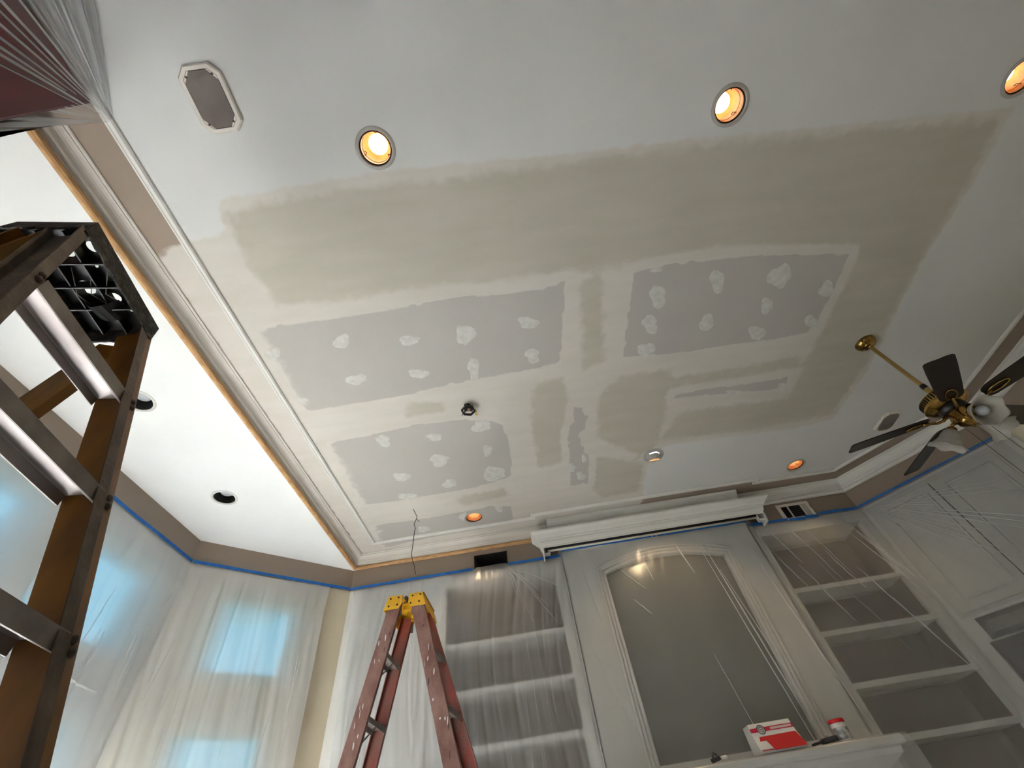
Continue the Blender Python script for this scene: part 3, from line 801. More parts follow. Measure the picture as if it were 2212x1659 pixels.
def can_light(x, y, z, label, lit, group):
    t = thing('recessed_light', label, 'ceiling light', (x, y, z), group)
    MB().lathe([(0.0905, 0.0), (0.0905, -0.003), (0.086, -0.006), (0.077, -0.006), (0.0735, -0.002), (0.0735, 0.004), (0.0905, 0.004)], (x, y, z), n=40, close=False).build('trim_ring', 'ring_white' if z < H else 'ring_grey', t, smooth=True, auto=35)
    if lit:
        MB().lathe([(0.0745, 0.0015), (0.0675, 0.003), (0.0675, 0.009)], (x, y, z), n=40).build('shadow_gap', 'dark_gap', t)
        MB().lathe([(0.0675, 0.009), (0.067, 0.012), (0.066, 0.034), (0.064, 0.036), (0.062, 0.085), (0.058, 0.12), (0.02, 0.135), (0.0005, 0.135)], (x, y, z), n=40).build('baffle', 'baffle_warm', t, smooth=True, auto=40)
        MB().lathe([(0.0005, 0.068), (0.02, 0.070), (0.034, 0.076), (0.043, 0.086), (0.045, 0.096), (0.03, 0.125)], (x, y, z), n=32).build('bulb', 'bulb_on', t, smooth=True)
        for a in (0.6, 2.7, 4.8):
            MB().tube([(x + .066 * math.cos(a), y + .066 * math.sin(a), z + .028), (x + .056 * math.cos(a + .12), y + .056 * math.sin(a + .12), z + .04), (x + .064 * math.cos(a + .25), y + .064 * math.sin(a + .25), z + .05)], .0018, 6).build('spring_clip', 'bolt', t)
        warm_spot(x, y, z + 0.055)
    else:
        MB().lathe([(0.0735, 0.002), (0.072, 0.006), (0.066, 0.05), (0.06, 0.10), (0.0005, 0.104)], (x, y, z), n=40).build('baffle', 'black_can', t, smooth=True, auto=40)
        MB().lathe([(0.0005, 0.030), (0.03, 0.034), (0.045, 0.045), (0.047, 0.055), (0.03, 0.09)], (x, y, z), n=32).build('bulb', 'bulb_off', t, smooth=True)
    return t
can_labels = ['lit recessed downlight between the ceiling speaker and the skimmed patch', 'lit recessed downlight showing its printed warm inner can, above the skimmed patch',
              'lit recessed downlight past the dark corner of the skimmed patch', 'lit recessed downlight set against the panel moulding above the open duct',
              'lit recessed downlight between the swivel light and the angled cabinets']
for (x, y), lb in zip(CANS_ON, can_labels):
    can_light(x, y, H, lb, True, 'lit downlights in the upper ceiling')
can_light(*BAY_CANS[0], S, 'unlit black recessed downlight in the bay ceiling near the far corner', False, 'unlit downlights in the bay ceiling')
can_light(*BAY_CANS[1], S, 'unlit black recessed downlight in the bay ceiling behind the amber ladder', False, 'unlit downlights in the bay ceiling')

x, y = EYEBALL
t = thing('swivel_light', 'grey swivel eyeball downlight sticking out of the ceiling', 'ceiling light', (x, y, H))
MB().lathe([(0.092, 0.002), (0.092, -0.003), (0.086, -0.007), (0.056, -0.008), (0.054, 0.003)], (x, y, H), n=40).build('trim_ring', 'ring_grey', t, smooth=True, auto=35)
ax = Vector((0.0, 0.5, -1)).normalized()
c = Vector((x, y, H + .012))
MB().lathe([(0.054, 0.0), (0.055, 0.02), (0.052, 0.045), (0.048, 0.05), (0.044, 0.046), (0.04, 0.02), (0.03, 0.005), (0.0005, 0.0)], c, ax, n=32).build('eyeball', 'ring_grey', t, smooth=True, auto=40)
MB().lathe([(0.0435, 0.0455), (0.039, 0.03)], c, ax, n=32).build('baffle', 'baffle_warm', t, smooth=True)
MB().lathe([(0.0395, 0.032), (0.02, 0.036), (0.0005, 0.037)], c, ax, n=32).build('bulb', 'bulb_on', t, smooth=True)
warm_spot(x, y + .03, H - .075, 24).rotation_euler = (-ax).to_track_quat('Z', 'Y').to_euler()

# ------------------------------------------------------------------ ceiling speakers
def speaker(cx, cy, label):
    t = thing('ceiling_speaker', label, 'speaker', (cx, cy, H), 'ceiling speakers')
    def octa(hw, hl, ch):
        return [(-hw + ch, -hl), (hw - ch, -hl), (hw, -hl + ch), (hw, hl - ch), (hw - ch, hl), (-hw + ch, hl), (-hw, hl - ch), (-hw, -hl + ch)]
    o1, o2, o3, o4 = octa(.087, .121, .036), octa(.082, .116, .034), octa(.069, .103, .028), octa(.068, .102, .028)
    mb = MB(); n = 8
    for ring, z in ((o1, H - .0005), (o1, H - .012), (o2, H - .018), (o3, H - .018), (o4, H - .010)):
        mb.v += [(cx + a, cy + b, z) for a, b in ring]
    for r in range(4):
        mb.f += [(r * n + i, r * n + (i + 1) % n, (r + 1) * n + (i + 1) % n, (r + 1) * n + i) for i in range(n)]
    mb.build('frame', 'speaker_frame', t)
    g = octa(.066, .100, .020)
    gm = MB().extrude([(a, b) for a, b in g], (cx, cy, H - .010), (cx, cy, H - .0165), (1, 0, 0)).build('grille', 'speaker_grille', t)
    MB().extrude(octa(.0685, .1025, .028), (cx, cy, H - .006), (cx, cy, H - .0125), (1, 0, 0)).build('backing', 'dark_gap', t)
    for sx in (-1, 1):
        for sy in (-1, 1):
            tri = [(sx * .0675, sy * .062), (sx * .0675, sy * .074), (sx * .040, sy * .1015), (sx * .034, sy * .1015)]
            p = MB().extrude(tri, (cx, cy, H - .011), (cx, cy, H - .0172), (1, 0, 0)).build('corner_plate', 'speaker_frame', t)
            MB().lathe([(.0045, 0), (.0045, -.001), (.0005, -.0012)], (cx + sx * .052, cy - sy * .083, H - .0172), n=10).build('screw', 'bolt', p)
    return t
speaker(-1.038, .105, 'octagonal ceiling speaker with taupe grille beside the wrapped maroon cabinet')
speaker(3.255, 2.985, 'octagonal ceiling speaker with brown grille next to the ceiling fan')

# ------------------------------------------------------------------ ceiling fan
FX, FY = 2.63, 2.03
t = thing('ceiling_fan', 'brass ceiling fan with five dark wooden blades and frosted glass shades', 'ceiling fan', (FX, FY, H))
MB().lathe([(0.0005, -0.062), (0.016, -0.062), (0.02, -0.055), (0.034, -0.05), (0.036, -0.044), (0.05, -0.038), (0.062, -0.026), (0.068, -0.012), (0.068, 0.0)], (FX, FY, H), n=36).build('canopy', 'brass', t, smooth=True, auto=50)
MB().lathe([(0.0125, -0.055), (0.0125, -0.50)], (FX, FY, H), n=20).build('downrod', 'brass_dull', t, smooth=True)
MB().lathe([(0.0125, -0.485), (0.017, -0.49), (0.017, -0.52), (0.0135, -0.525)], (FX, FY, H), n=20).build('rod_collar', 'black_plastic', t, smooth=True)
MB().lathe([(0.0165, -0.522), (0.0165, -0.585), (0.022, -0.60)], (FX, FY, H), n=20).build('coupling', 'brass_dull', t, smooth=True)
motor = MB().lathe([(0.02, -0.585), (0.055, -0.592), (0.098, -0.602), (0.114, -0.612), (0.114, -0.655), (0.119, -0.66), (0.119, -0.668), (0.108, -0.676), (0.095, -0.69), (0.06, -0.70), (0.0005, -0.70)], (FX, FY, H), n=48).build('motor_housing', 'brass', t, smooth=True, auto=35)
vm = MB()
for k in range(44):
    a = 2 * PI * k / 44
    vm.obox((FX + .1142 * math.cos(a), FY + .1142 * math.sin(a), H - .633), (math.cos(a), math.sin(a), 0), (-math.sin(a), math.cos(a), 0), (0, 0, 1), .0012, .0042, .016)
vm.build('vent_slots', 'dark_gap', motor)
MB().lathe([(0.07, -0.698), (0.072, -0.725), (0.05, -0.735)], (FX, FY, H), n=32).build('blade_flange', 'black_plastic', t, smooth=True)
BZ = H - .735
for k in range(5):
    a = math.radians(87 + 72 * k)
    r = Vector((math.cos(a), math.sin(a), 0)); s = Vector((-math.sin(a), math.cos(a), 0))
    pitch = math.radians(12)
    up = (Vector((0, 0, 1)) * math.cos(pitch) + s * math.sin(pitch)); sd = (s * math.cos(pitch) - Vector((0, 0, 1)) * math.sin(pitch))
    c0 = Vector((FX, FY, BZ))
    prof = [(0.155, 0.028), (0.165, 0.045), (0.19, 0.056), (0.30, 0.062), (0.50, 0.068), (0.585, 0.068), (0.597, 0.058)]
    out = [(x_, y_) for x_, y_ in prof] + [(0.601, 0.03), (0.598, 0), (0.601, -0.03)] + [(x_, -y_) for x_, y_ in reversed(prof)]
    mb = MB(); n = len(out)
    for dz in (0.0, 0.006):
        mb.v += [c0 + r * x_ + sd * y_ + up * dz for x_, y_ in out]
    mb.f += [tuple(range(n)), tuple(range(2 * n - 1, n - 1, -1))] + [(i, (i + 1) % n, n + (i + 1) % n, n + i) for i in range(n)]
    bl = mb.build('blade', 'blade', t, bevel=.0015)
    # brass arm ending in an oval loop under the blade
    ar = MB()
    ar.tube([c0 + r * .055 + up * .0, c0 + r * .09 - up * .022, c0 + r * .125 - up * .024, c0 + r * .165 - up * .010, c0 + r * .19 - up * .006], [.011, .009, .008, .007, .006], 8)
    loop = [c0 + r * (.225 + .055 * math.cos(q)) + sd * (.024 * math.sin(q)) - up * .006 for q in [2 * PI * j / 20 for j in range(21)]]
    ar.tube(loop, .005, 6, caps=False)
    ar.build('blade_arm', 'brass', t, smooth=True)
MB().lathe([(0.05, -0.73), (0.052, -0.745), (0.046, -0.775), (0.052, -0.79), (0.048, -0.815), (0.03, -0.83), (0.012, -0.84), (0.010, -0.852), (0.0005, -0.855)], (FX, FY, H), n=32).build('light_hub', 'brass', t, smooth=True, auto=50)
for k, aa in enumerate((12, 132, 252)):
    a = math.radians(aa); r = Vector((math.cos(a), math.sin(a), 0))
    c0 = Vector((FX, FY, H - .79)); tip = c0 + r * .085 - Vector((0, 0, .012))
    axs = (r * .75 - Vector((0, 0, .66))).normalized()
    MB().tube([c0 + r * .035, c0 + r * .07 + Vector((0, 0, .006)), tip], .0085, 8).build('lamp_arm', 'brass', t, smooth=True)
    MB().lathe([(.018, -.008), (.024, .0), (.026, .018), (.022, .022)], tip, axs, 24).build('lamp_socket', 'brass', t, smooth=True)
    sh = MB(); n = 40; rows = [(.026, .012), (.034, .022), (.042, .045), (.05, .07), (.062, .095), (.078, .114), (.084, .118)]
    ux = (Vector((0, 0, 1)) - axs * axs.z).normalized(); uy = axs.cross(ux)
    for ri, (rad_, hh) in enumerate(rows):
        for j in range(n):
            q = 2 * PI * j / n; f = max(0, (ri - 3) / 3)
            rr = rad_ * (1 + .05 * f * math.cos(6 * q)); h2 = hh + .006 * f * math.cos(6 * q)
            sh.v.append(tip + axs * h2 + (ux * math.cos(q) + uy * math.sin(q)) * rr)
    sh.f += [(i * n + j, i * n + (j + 1) % n, (i + 1) * n + (j + 1) % n, (i + 1) * n + j) for i in range(len(rows) - 1) for j in range(n)]
    so = sh.build('glass_shade', 'glass_shade', t, smooth=True)
    md = so.modifiers.new('thick', 'SOLIDIFY'); md.thickness = .003
    MB().lathe([(.013, .02), (.016, .035), (.026, .055), (.030, .072), (.026, .088), (.014, .098), (.0005, .101)], tip, axs, 24).build('bulb', 'bulb_off', t, smooth=True)
for dx_, dy_, ln in ((.03, -.035, .62), (-.012, .042, .62)):
    pc = MB().tube([(FX + dx_, FY + dy_, H - .80), (FX + dx_, FY + dy_, H - .80 - ln)], .0014, 6).build('pull_chain', 'chain', t)
    MB().lathe([(.0005, 0), (.004, -.004), (.005, -.015), (.0005, -.024)], (FX + dx_, FY + dy_, H - .80 - ln), n=10).build('chain_weight', 'brass', pc, smooth=True)

# ------------------------------------------------------------------ open fixture bracket and loose wire
x, y = JBOX
t = thing('fixture_bracket', 'black fixture bracket with yellow wire nuts left hanging from the ceiling', 'bracket', (x, y, H))
hexa = [(x + .046 * math.cos(a), y + .046 * math.sin(a)) for a in [2 * PI * k / 6 + .3 for k in range(6)]]
mb = MB()
for k in range(6):
    a, b = hexa[k], hexa[(k + 1) % 6]
    mb.obox(((a[0] + b[0]) / 2, (a[1] + b[1]) / 2, H - .047), (b[0] - a[0], b[1] - a[1], 0), (a[1] - b[1], b[0] - a[0], 0), (0, 0, 1), .025, .006, .006)
for k in (0, 2, 4):
    mb.tube([(hexa[k][0], hexa[k][1], H - .047), (x + (hexa[k][0] - x) * .55, y + (hexa[k][1] - y) * .55, H - .001)], .0045, 6)
mb.build('ring', 'black_plastic', t)
MB().obox((x + .004, y - .012, H - .045), (1, .2, 0), (-.2, 1, 0), (0, 0, 1), .03, .018, .006).build('crossbar', 'black_plastic', t)
MB().lathe([(.024, 0), (.024, -.028), (.0005, -.03)], (x - .004, y - .006, H), n=20).build('nipple', 'dark_gap', t, smooth=True)
MB().obox((x + .006, y - .012, H - .053), (1, .3, 0), (-.3, 1, 0), (0, 0, 1), .010, .013, .004).build('tab', 'copper_tab', t, bevel=.001)
for q in range(2):
    MB().tube([(x + .035, y + .012 + q * .012, H - .03), (x + .052, y + .018 + q * .010, H - .034), (x + .056, y + .028 + q * .006, H - .05), (x + .046, y + .032, H - .056)], .0034, 6).build('wire', 'yellow_wire', t, smooth=True)
MB().lathe([(.0005, 0), (.004, .0), (.006, .016), (.0005, .02)], (x + .045, y + .04, H - .058), (.6, .4, .2), 10).build('wire_nut', 'yellow_wire', t, smooth=True)
MB().tube([(x - .045, y + .02, H - .047), (x - .05, y + .026, H - .068)], .002, 6).build('wire', 'black_plastic', t)

wx, wy = -0.988, 3.181
pts = [(wx, wy, H), (wx + .012, wy, H - .03), (wx + .035, wy + .005, H - .075), (wx + .035, wy, H - .10), (wx + .012, wy + .01, H - .145), (wx + .03, wy + .005, H - .195), (wx + .026, wy, H - .21),
       (wx + .022, wy, H - .27), (wx + .02, wy, H - .34), (wx + .014, wy, H - .42), (wx + .022, wy, H - .47), (wx + .045, wy, H - .53), (wx + .058, wy, H - .60)]
t = thing('hanging_wire', 'thin crooked dark wire dangling from the ceiling above the red ladder', 'wire', pts[0])
MB().tube(pts, .0028, 6).build('wire', 'wire_dark', t, smooth=True)
MB().tube([pts[3], (wx + .05, wy, H - .125), (wx + .062, wy, H - .135)], .0022, 6).build('wire_branch', 'wire_dark', t)

# ------------------------------------------------------------------ duct opening and register in the frieze
t = thing('duct_opening', 'open black air duct hole in the taupe frieze above the bookcase', 'air duct', ((VENT[0] + VENT[1]) / 2, YB, VENT[2]))
a, b, c, d = VENT
mb = MB()
mb.add([(a, YB - .001, c), (b, YB - .001, c), (b, YB - .001, d), (a, YB - .001, d), (a + .02, YB + .2, c + .01), (b - .02, YB + .2, c + .01), (b - .02, YB + .2, d - .01), (a + .02, YB + .2, d - .01)],
       [(0, 1, 5, 4), (1, 2, 6, 5), (2, 3, 7, 6), (3, 0, 4, 7), (4, 5, 6, 7)])
mb.build('duct_box', 'duct_dark', t)
MB().lathe([(.055, 0), (.06, .003), (.055, .006)], ((a + b) / 2 + .02, YB + .14, c + .03), (0, 1, 0), 28).build('duct_collar', 'bolt', t, smooth=True)
mb = MB()
for (lo, hi) in (((a - .01, c - .008), (b + .01, c)), ((a - .01, d), (b + .01, d + .006)), ((a - .01, c), (a, d)), ((b, c), (b + .008, d))):
    mb.box((lo[0], YB - .004, lo[1]), (hi[0], YB + .002, hi[1]))
mb.build('flange', 'duct_dark', t)

t = thing('air_register', 'white metal three-section air register in the taupe frieze over the far bookcase', 'air vent', (2.576, YB, 1.93))
RX0, RX1, RZ0, RZ1 = 2.42, 2.733, 1.932, 2.098
mb = MB(); yf_ = YB - .013
secs = [(RX0 + .035, RX0 + .095), (RX0 + .108, RX0 + .222), (RX0 + .232, RX0 + .285)]
zs = (RZ0 + .022, RZ1 - .025)
mb.box((RX0, yf_, zs[1]), (RX1, YB - .001, RZ1)); mb.box((RX0, yf_, RZ0), (RX1, YB - .001, zs[0]))
prev = RX0
for s0, s1 in secs:
    mb.box((prev, yf_, zs[0]), (s0, YB - .001, zs[1])); prev = s1
mb.box((prev, yf_, zs[0]), (RX1, YB - .001, zs[1]))
mb.build('face_plate', 'speaker_frame', t, bevel=.0015)
MB().box((RX0 + .03, YB - .004, zs[0]), (RX1 - .02, YB - .0015, zs[1])).build('dark_backing', 'dark_gap', t)
for j in range(6):
    x_ = secs[0][0] + .006 + j * .0096
    MB().obox((x_, YB - .009, (zs[0] + zs[1]) / 2), (1, .9, 0), (-.9, 1, 0), (0, 0, 1), .0028, .0006, (zs[1] - zs[0]) / 2).build('louver', 'dark_gap', t)
for j in range(5):
    z_ = zs[0] + .014 + j * .0225
    MB().obox(((secs[1][0] + secs[1][1]) / 2, YB - .009, z_), (1, 0, 0), (0, 1, .9), (0, -.9, 1), (secs[1][1] - secs[1][0]) / 2, .004, .0008).build('louver', 'tool_black', t)
for j in range(7):
    x_ = secs[2][0] + .004 + j * .0078
    MB().obox((x_, YB - .0105, (zs[0] + zs[1]) / 2), (1, 0, 0), (0, 1, 0), (0, 0, 1), .0017, .002, (zs[1] - zs[0]) / 2).build('louver', 'speaker_frame', t)
MB().tube([(RX1 - .012, YB - .014, RZ1 - .05), (RX1 - .008, YB - .022, RZ1 - .055), (RX1 - .01, YB - .02, RZ1 - .085)], .0016, 6).build('lever', 'print_dark', t)

# ------------------------------------------------------------------ valance and projector screen
VAL = [(0.085, 2.122), (0.085, 2.11), (0.078, 2.102), (0.062, 2.09), (0.046, 2.072), (0.038, 2.064), (0.028, 2.06), (0.028, 2.05), (0.018, 2.046), (0.016, 2.028), (0.008, 2.008), (0.002, 1.998), (0.002, 1.986), (-0.012, 1.986), (-0.012, 2.122)]
t = thing('valance', 'white crown-moulded valance box above the arched niche', 'valance', (1.155, YB - .1, 1.91))
MB().sweep([(2.21, YB - .005), (2.21, 3.72), (0.099, 3.72), (0.099, YB - .005)][::-1], VAL, -1).build('moulded_face', 'white_trim', t)
MB().box((0.09, 3.722, 2.10), (2.219, YB - .06, 2.118)).build('top_board', 'white_trim', t)
for x_ in (.10, 2.195):
    MB().extrude([(0, 0), (.10, 0), (.10, .09), (-.012, .09), (-.014, .07), (-.004, .03)], (x_, 3.722, 1.902), (x_ + .012, 3.722, 1.902), (0, 1, 0)).build('end_board', 'white_trim', t)
t = thing('projector_screen', 'rolled projector screen tucked under the white valance with a ring pull', 'projector screen', (1.155, 3.765, 1.92))
MB().tube([(.16, 3.762, 2.0), (2.15, 3.762, 2.0)], .021, 16).build('roller', 'dark_gap', t, smooth=True)
MB().tube([(.15, 3.765, 1.970), (2.16, 3.765, 1.970)], .010, 10).build('bottom_bar', 'screen_cream', t, smooth=True)
for x_ in (.118, 2.145):
    MB().box((x_, 3.74, 1.93), (x_ + .05, 3.785, 1.944)).build('end_bracket', 'white_trim', t, bevel=.002)
    MB().box((x_ - .002, 3.745, 1.944), (x_ + .006, 3.785, 2.01)).build('end_plate', 'white_trim', t)
MB().tube([(1.15 + .022 * math.cos(q), 3.755, 1.945 + .016 * math.sin(q)) for q in [2 * PI * j / 20 for j in range(21)]], .0025, 6, caps=False).build('pull_ring', 'white_trim', t, smooth=True)

# ------------------------------------------------------------------ built-in bookcases
def bookcase(x0, x1, label, zs_):
    t = thing('bookcase', label, 'bookcase', ((x0 + x1) / 2, YB, FL), 'built-in bookcases')
    D = 0.33
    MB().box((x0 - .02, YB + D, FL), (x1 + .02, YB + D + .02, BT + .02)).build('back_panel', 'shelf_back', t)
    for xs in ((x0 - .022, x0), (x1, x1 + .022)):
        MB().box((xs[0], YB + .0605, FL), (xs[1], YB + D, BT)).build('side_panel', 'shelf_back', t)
    MB().box((x0 - .022, YB + .0605, BT), (x1 + .022, YB + D, BT + .02)).build('top_panel', 'white_paint', t)
    for z in zs_:
        s = MB().box((x0 + .001, YB + .012, z - .036), (x1 - .001, YB + D - .001, z)).build('shelf', 'white_paint', t, bevel=.002)
    f = MB()
    f.box((x0 - .075, YB - .016, FL), (x0, YB - .001, BT + .09)); f.box((x1, YB - .016, FL), (x1 + .075, YB - .001, BT + .09))
    f.box((x0, YB - .016, BT), (x1, YB - .001, BT + .09))
    f.build('face_frame', 'white_paint', t, bevel=.002)
    return t
SH = [1.345, 1.01, 0.668, 0.365, 0.03, -0.32]
bookcase(BL[0], BL[1], 'white built-in bookcase behind plastic next to the red ladder', SH)
bookcase(BR[0], BR[1], 'white built-in bookcase behind plastic between the chimney breast and angled cabinets', SH)

# panelled cupboard front between the bay corner and the bookcase
t = thing('cupboard', 'white panelled cupboard front behind plastic and the red ladder', 'cupboard', (-1.25, YB, FL))
MB().box((-1.68, YB - .016, FL), (-.905, YB - .001, BT + .09)).build('face_frame', 'white_paint', t)
dr = MB().box((-1.60, YB - .032, .1), (-.97, YB - .0165, 1.70)).build('door', 'white_paint', t, bevel=.004)
mb = MB()
PR = [(0, 0), (.008, .006), (.02, .008), (.026, 0)]
for (a_, b_) in (((-1.52, .2), (-1.05, .2)), ((-1.05, .2), (-1.05, 1.6)), ((-1.05, 1.6), (-1.52, 1.6)), ((-1.52, 1.6), (-1.52, .2))):
    mb.tube([(a_[0], YB - .033, a_[1]), (b_[0], YB - .033, b_[1])], .009, 6)
mb.build('panel_moulding', 'white_paint', dr)

# ------------------------------------------------------------------ chimney breast with arched niche and mantel
YF = 3.795
AX0, AX1, AS, AR = 0.545, 1.79, 1.755, 0.113     # outer moulding: sides, spring, rise
IX0, IX1, IS, IR = 0.621, 1.70, 1.692, 0.086
def arch(x0, x1, spring, rise, zb, n=22):
    w = (x1 - x0) / 2; Rr = (w * w + rise * rise) / (2 * rise); cz = spring + rise - Rr; cx = (x0 + x1) / 2
    a0 = math.asin(w / Rr)
    top = [(cx + Rr * math.sin(-a0 + 2 * a0 * k / n), cz + Rr * math.cos(-a0 + 2 * a0 * k / n)) for k in range(n + 1)]
    return [(x0, zb)] + top + [(x1, zb)]
t = thing('chimney_breast', 'white chimney breast with a tall arched mirror niche behind plastic', 'chimney breast', (1.15, YF, FL))
ZN = 0.40
hole = arch(IX0, IX1, IS, IR, ZN)
mb = MB()
BX0, BX1, BZ1 = .264, 2.037, 1.985
ringo = [(BX0, ZN), (BX0, BZ1)] + []
pts_ = [(BX0, FL), (BX1, FL), (BX1, BZ1), (BX0, BZ1)]
hp = [Vector(p) for p in pts_] + [Vector(p) for p in hole]
nh = len(hole)
ed = [(i, (i + 1) % 4) for i in range(4)] + [(4 + i, 4 + (i + 1) % nh) for i in range(nh)]
res = delaunay_2d_cdt(hp, ed, [], 1, 1e-6)
vv = [tuple(v) for v in res[0]]
cen = np.array([[sum(vv[i][0] for i in f) / len(f), sum(vv[i][1] for i in f) / len(f)] for f in res[2]])
ok = poly_sdf(cen, hole) < 0
mb.add([(a, YF, b) for a, b in vv], [f for f, q in zip(res[2], ok) if q])
for (a_, b_) in zip(hole, hole[1:] + hole[:1]):
    mb.add([(a_[0], YF, a_[1]), (b_[0], YF, b_[1]), (b_[0], YB - .002, b_[1]), (a_[0], YB - .002, a_[1])], [(0, 1, 2, 3)])
mb.box((BX0, YF, FL), (BX0 + .01, YB - .001, BZ1)); mb.box((BX1 - .01, YF, FL), (BX1, YB - .001, BZ1)); mb.box((BX0, YF + .001, BZ1 - .01), (BX1, YB - .001, BZ1))
mb.build('breast', 'white_paint', t)
MB().extrude([(a - 1.15, b) for a, b in arch(IX0 - .004, IX1 + .004, IS, IR, ZN - .01)], (1.15, YB - .006, 0), (1.15, YB - .003, 0), (1, 0, 0)).build('mirror', 'mirror_dark', t) if False else None
mo = MB(); ol = arch(IX0 - .006, IX1 + .006, IS, IR + .002, ZN - .01)
mo.add([(a, YB - .008, b) for a, b in ol], [tuple(range(len(ol)))]); mo.build('mirror', 'mirror_dark', t)
oa = arch(AX0, AX1, AS, AR, ZN); ia = arch(IX0, IX1, IS, IR, ZN)
for j, (f0, f1) in enumerate(((0.0, 0.30), (0.34, 0.64), (0.68, 1.0))):
    mb = MB(); n = len(oa)
    for (f, dy) in ((f0, 0.0), (f0 + .04, -.012), ((f0 + f1) / 2, -.018), (f1 - .04, -.012), (f1, 0.0)):
        mb.v += [(o_[0] + (i_[0] - o_[0]) * f, YF + dy, o_[1] + (i_[1] - o_[1]) * f) for o_, i_ in zip(oa, ia)]
    mb.f += [(r * n + k_, r * n + k_ + 1, (r + 1) * n + k_ + 1, (r + 1) * n + k_) for r in range(4) for k_ in range(n - 1)]
    mb.build('arch_moulding', 'white_trim', t, smooth=True)
MZ = 0.335; MY = 3.45
t2 = thing('mantel', 'white mantel shelf with cove moulding under the arched niche', 'mantel', (1.15, 3.62, .10))
MB().box((.27, MY, MZ - .045), (2.02, YF - .019, MZ)).build('shelf_slab', 'white_trim', t2, bevel=.012)
MB().sweep([(.42, YF - .02), (.42, 3.66), (1.87, 3.66), (1.87, YF - .02)], [(0, MZ - .19), (.015, MZ - .19), (.02, MZ - .16), (.05, MZ - .13), (.10, MZ - .10), (.135, MZ - .075), (.14, MZ - .046), (0, MZ - .046)], -1).build('cove_moulding', 'white_trim', t2)
MB().box((.42, 3.66, FL), (1.87, YF - .019, MZ - .19)).build('surround', 'white_paint', t2)

# ------------------------------------------------------------------ angled cabinets with oven and television
e = Vector((1, -1, 0)).normalized(); inn = Vector((-1, -1, 0)).normalized(); A0 = Vector((P3[0], P3[1], 0))
def aw(s, z, off): q = A0 + e * s + inn * off; return (q.x, q.y, z)
def abox(mb, s0, s1, z0, z1, o0, o1):
    return mb.obox(aw((s0 + s1) / 2, (z0 + z1) / 2, (o0 + o1) / 2), e, inn, (0, 0, 1), (s1 - s0) / 2, (o1 - o0) / 2, (z1 - z0) / 2)
t = thing('wall_cabinet', 'white two-door cabinet behind plastic on the angled wall above the black oven', 'cabinet', aw(.56, .93, .01))
abox(MB(), .04, 1.16, .93, 1.905, .001, .012).build('face_frame', 'cabinet_dimmed_white', t)
for (s0, s1) in ((.075, .558), (.566, 1.05)):
    dr = MB(); abox(dr, s0, s1, .955, 1.86, .0125, .030); dr = dr.build('door', 'cabinet_dimmed_white', t, bevel=.003)
    m_ = MB()
    q0, q1, r0, r1 = s0 + .085, s1 - .06, 1.03, 1.79
    cs = [(q0, r0), (q1, r0), (q1, r1), (q0, r1)]
    for i in range(4):
        a_, b_ = cs[i], cs[(i + 1) % 4]
        m_.tube([aw(a_[0], a_[1], .031), aw(b_[0], b_[1], .031)], .010, 6)
    m_.build('panel_moulding', 'cabinet_dimmed_white', dr)
    pm = MB(); abox(pm, q0 + .02, q1 - .02, r0 + .02, r1 - .02, .030, .0335); pm.build('raised_panel', 'cabinet_dimmed_white', dr, bevel=.003)
g = MB(); abox(g, .5585, .5655, .955, 1.86, .0125, .0135); g.build('door_gap', 'dark_gap', t)
t = thing('oven', 'black built-in oven panel behind plastic under the white cabinet', 'oven', aw(.6, .76, .01))
o_ = MB(); abox(o_, .115, 1.10, .765, .905, .001, .03); o_.build('control_panel', 'oven_black', t, bevel=.004)
o_ = MB(); abox(o_, .16, 1.05, .80, .87, .0301, .032); o_.build('display', 'mirror_dark', t)
t = thing('television', 'black flat television screen behind plastic below the oven panel', 'television', aw(.6, -.2, .02))
o_ = MB(); abox(o_, .085, 1.12, .12, .752, .001, .035); o_.build('screen', 'oven_black', t, bevel=.004)
o_ = MB(); abox(o_, .085, 1.12, .09, .119, .001, .038); o_.build('bezel', 'black_plastic', t)
t = thing('base_cabinet', 'white lower cabinet run along the angled wall', 'cabinet', aw(.6, FL, .02))
o_ = MB(); abox(o_, .04, 1.18, FL, .08, .001, .03); o_.build('body', 'cabinet_dimmed_white', t)
for s0, s1 in ((.08, .59), (.60, 1.12)):
    o_ = MB(); abox(o_, s0, s1, FL + .12, .02, .0305, .048); o_.build('door', 'cabinet_dimmed_white', t, bevel=.003)

# ------------------------------------------------------------------ things on the mantel
MT = MZ + .012
t = thing('cardboard_box', 'red and white cardboard box with an open red front on the mantel', 'box', (1.36, 3.56, MT))
def bxq(p, mats_, nm, parent=t, m='box_white'):
    mb = MB(); mb.add(p, [tuple(range(len(p)))]); return mb.build(nm, m, parent)
x0, x1, y0, y1, z0, z1 = 1.19, 1.475, 3.50, 3.66, MT, MT + .15
body = MB()
prof = [(y0, z0), (y0 - .004, z0 + .02), (y0 + .03, z0 + .086), (y0 + .045, z1), (y1, z1), (y1, z0)]
body.v = [(x0, a, b) for a, b in prof] + [(x1 - (b - z0) * .12, a, b) for a, b in prof]
n = 6
body.f = [tuple(range(n)), tuple(range(2 * n - 1, n - 1, -1))] + [(i, (i + 1) % n, n + (i + 1) % n, n + i) for i in range(n)]
body.build('carton', 'box_white', t, bevel=.002)
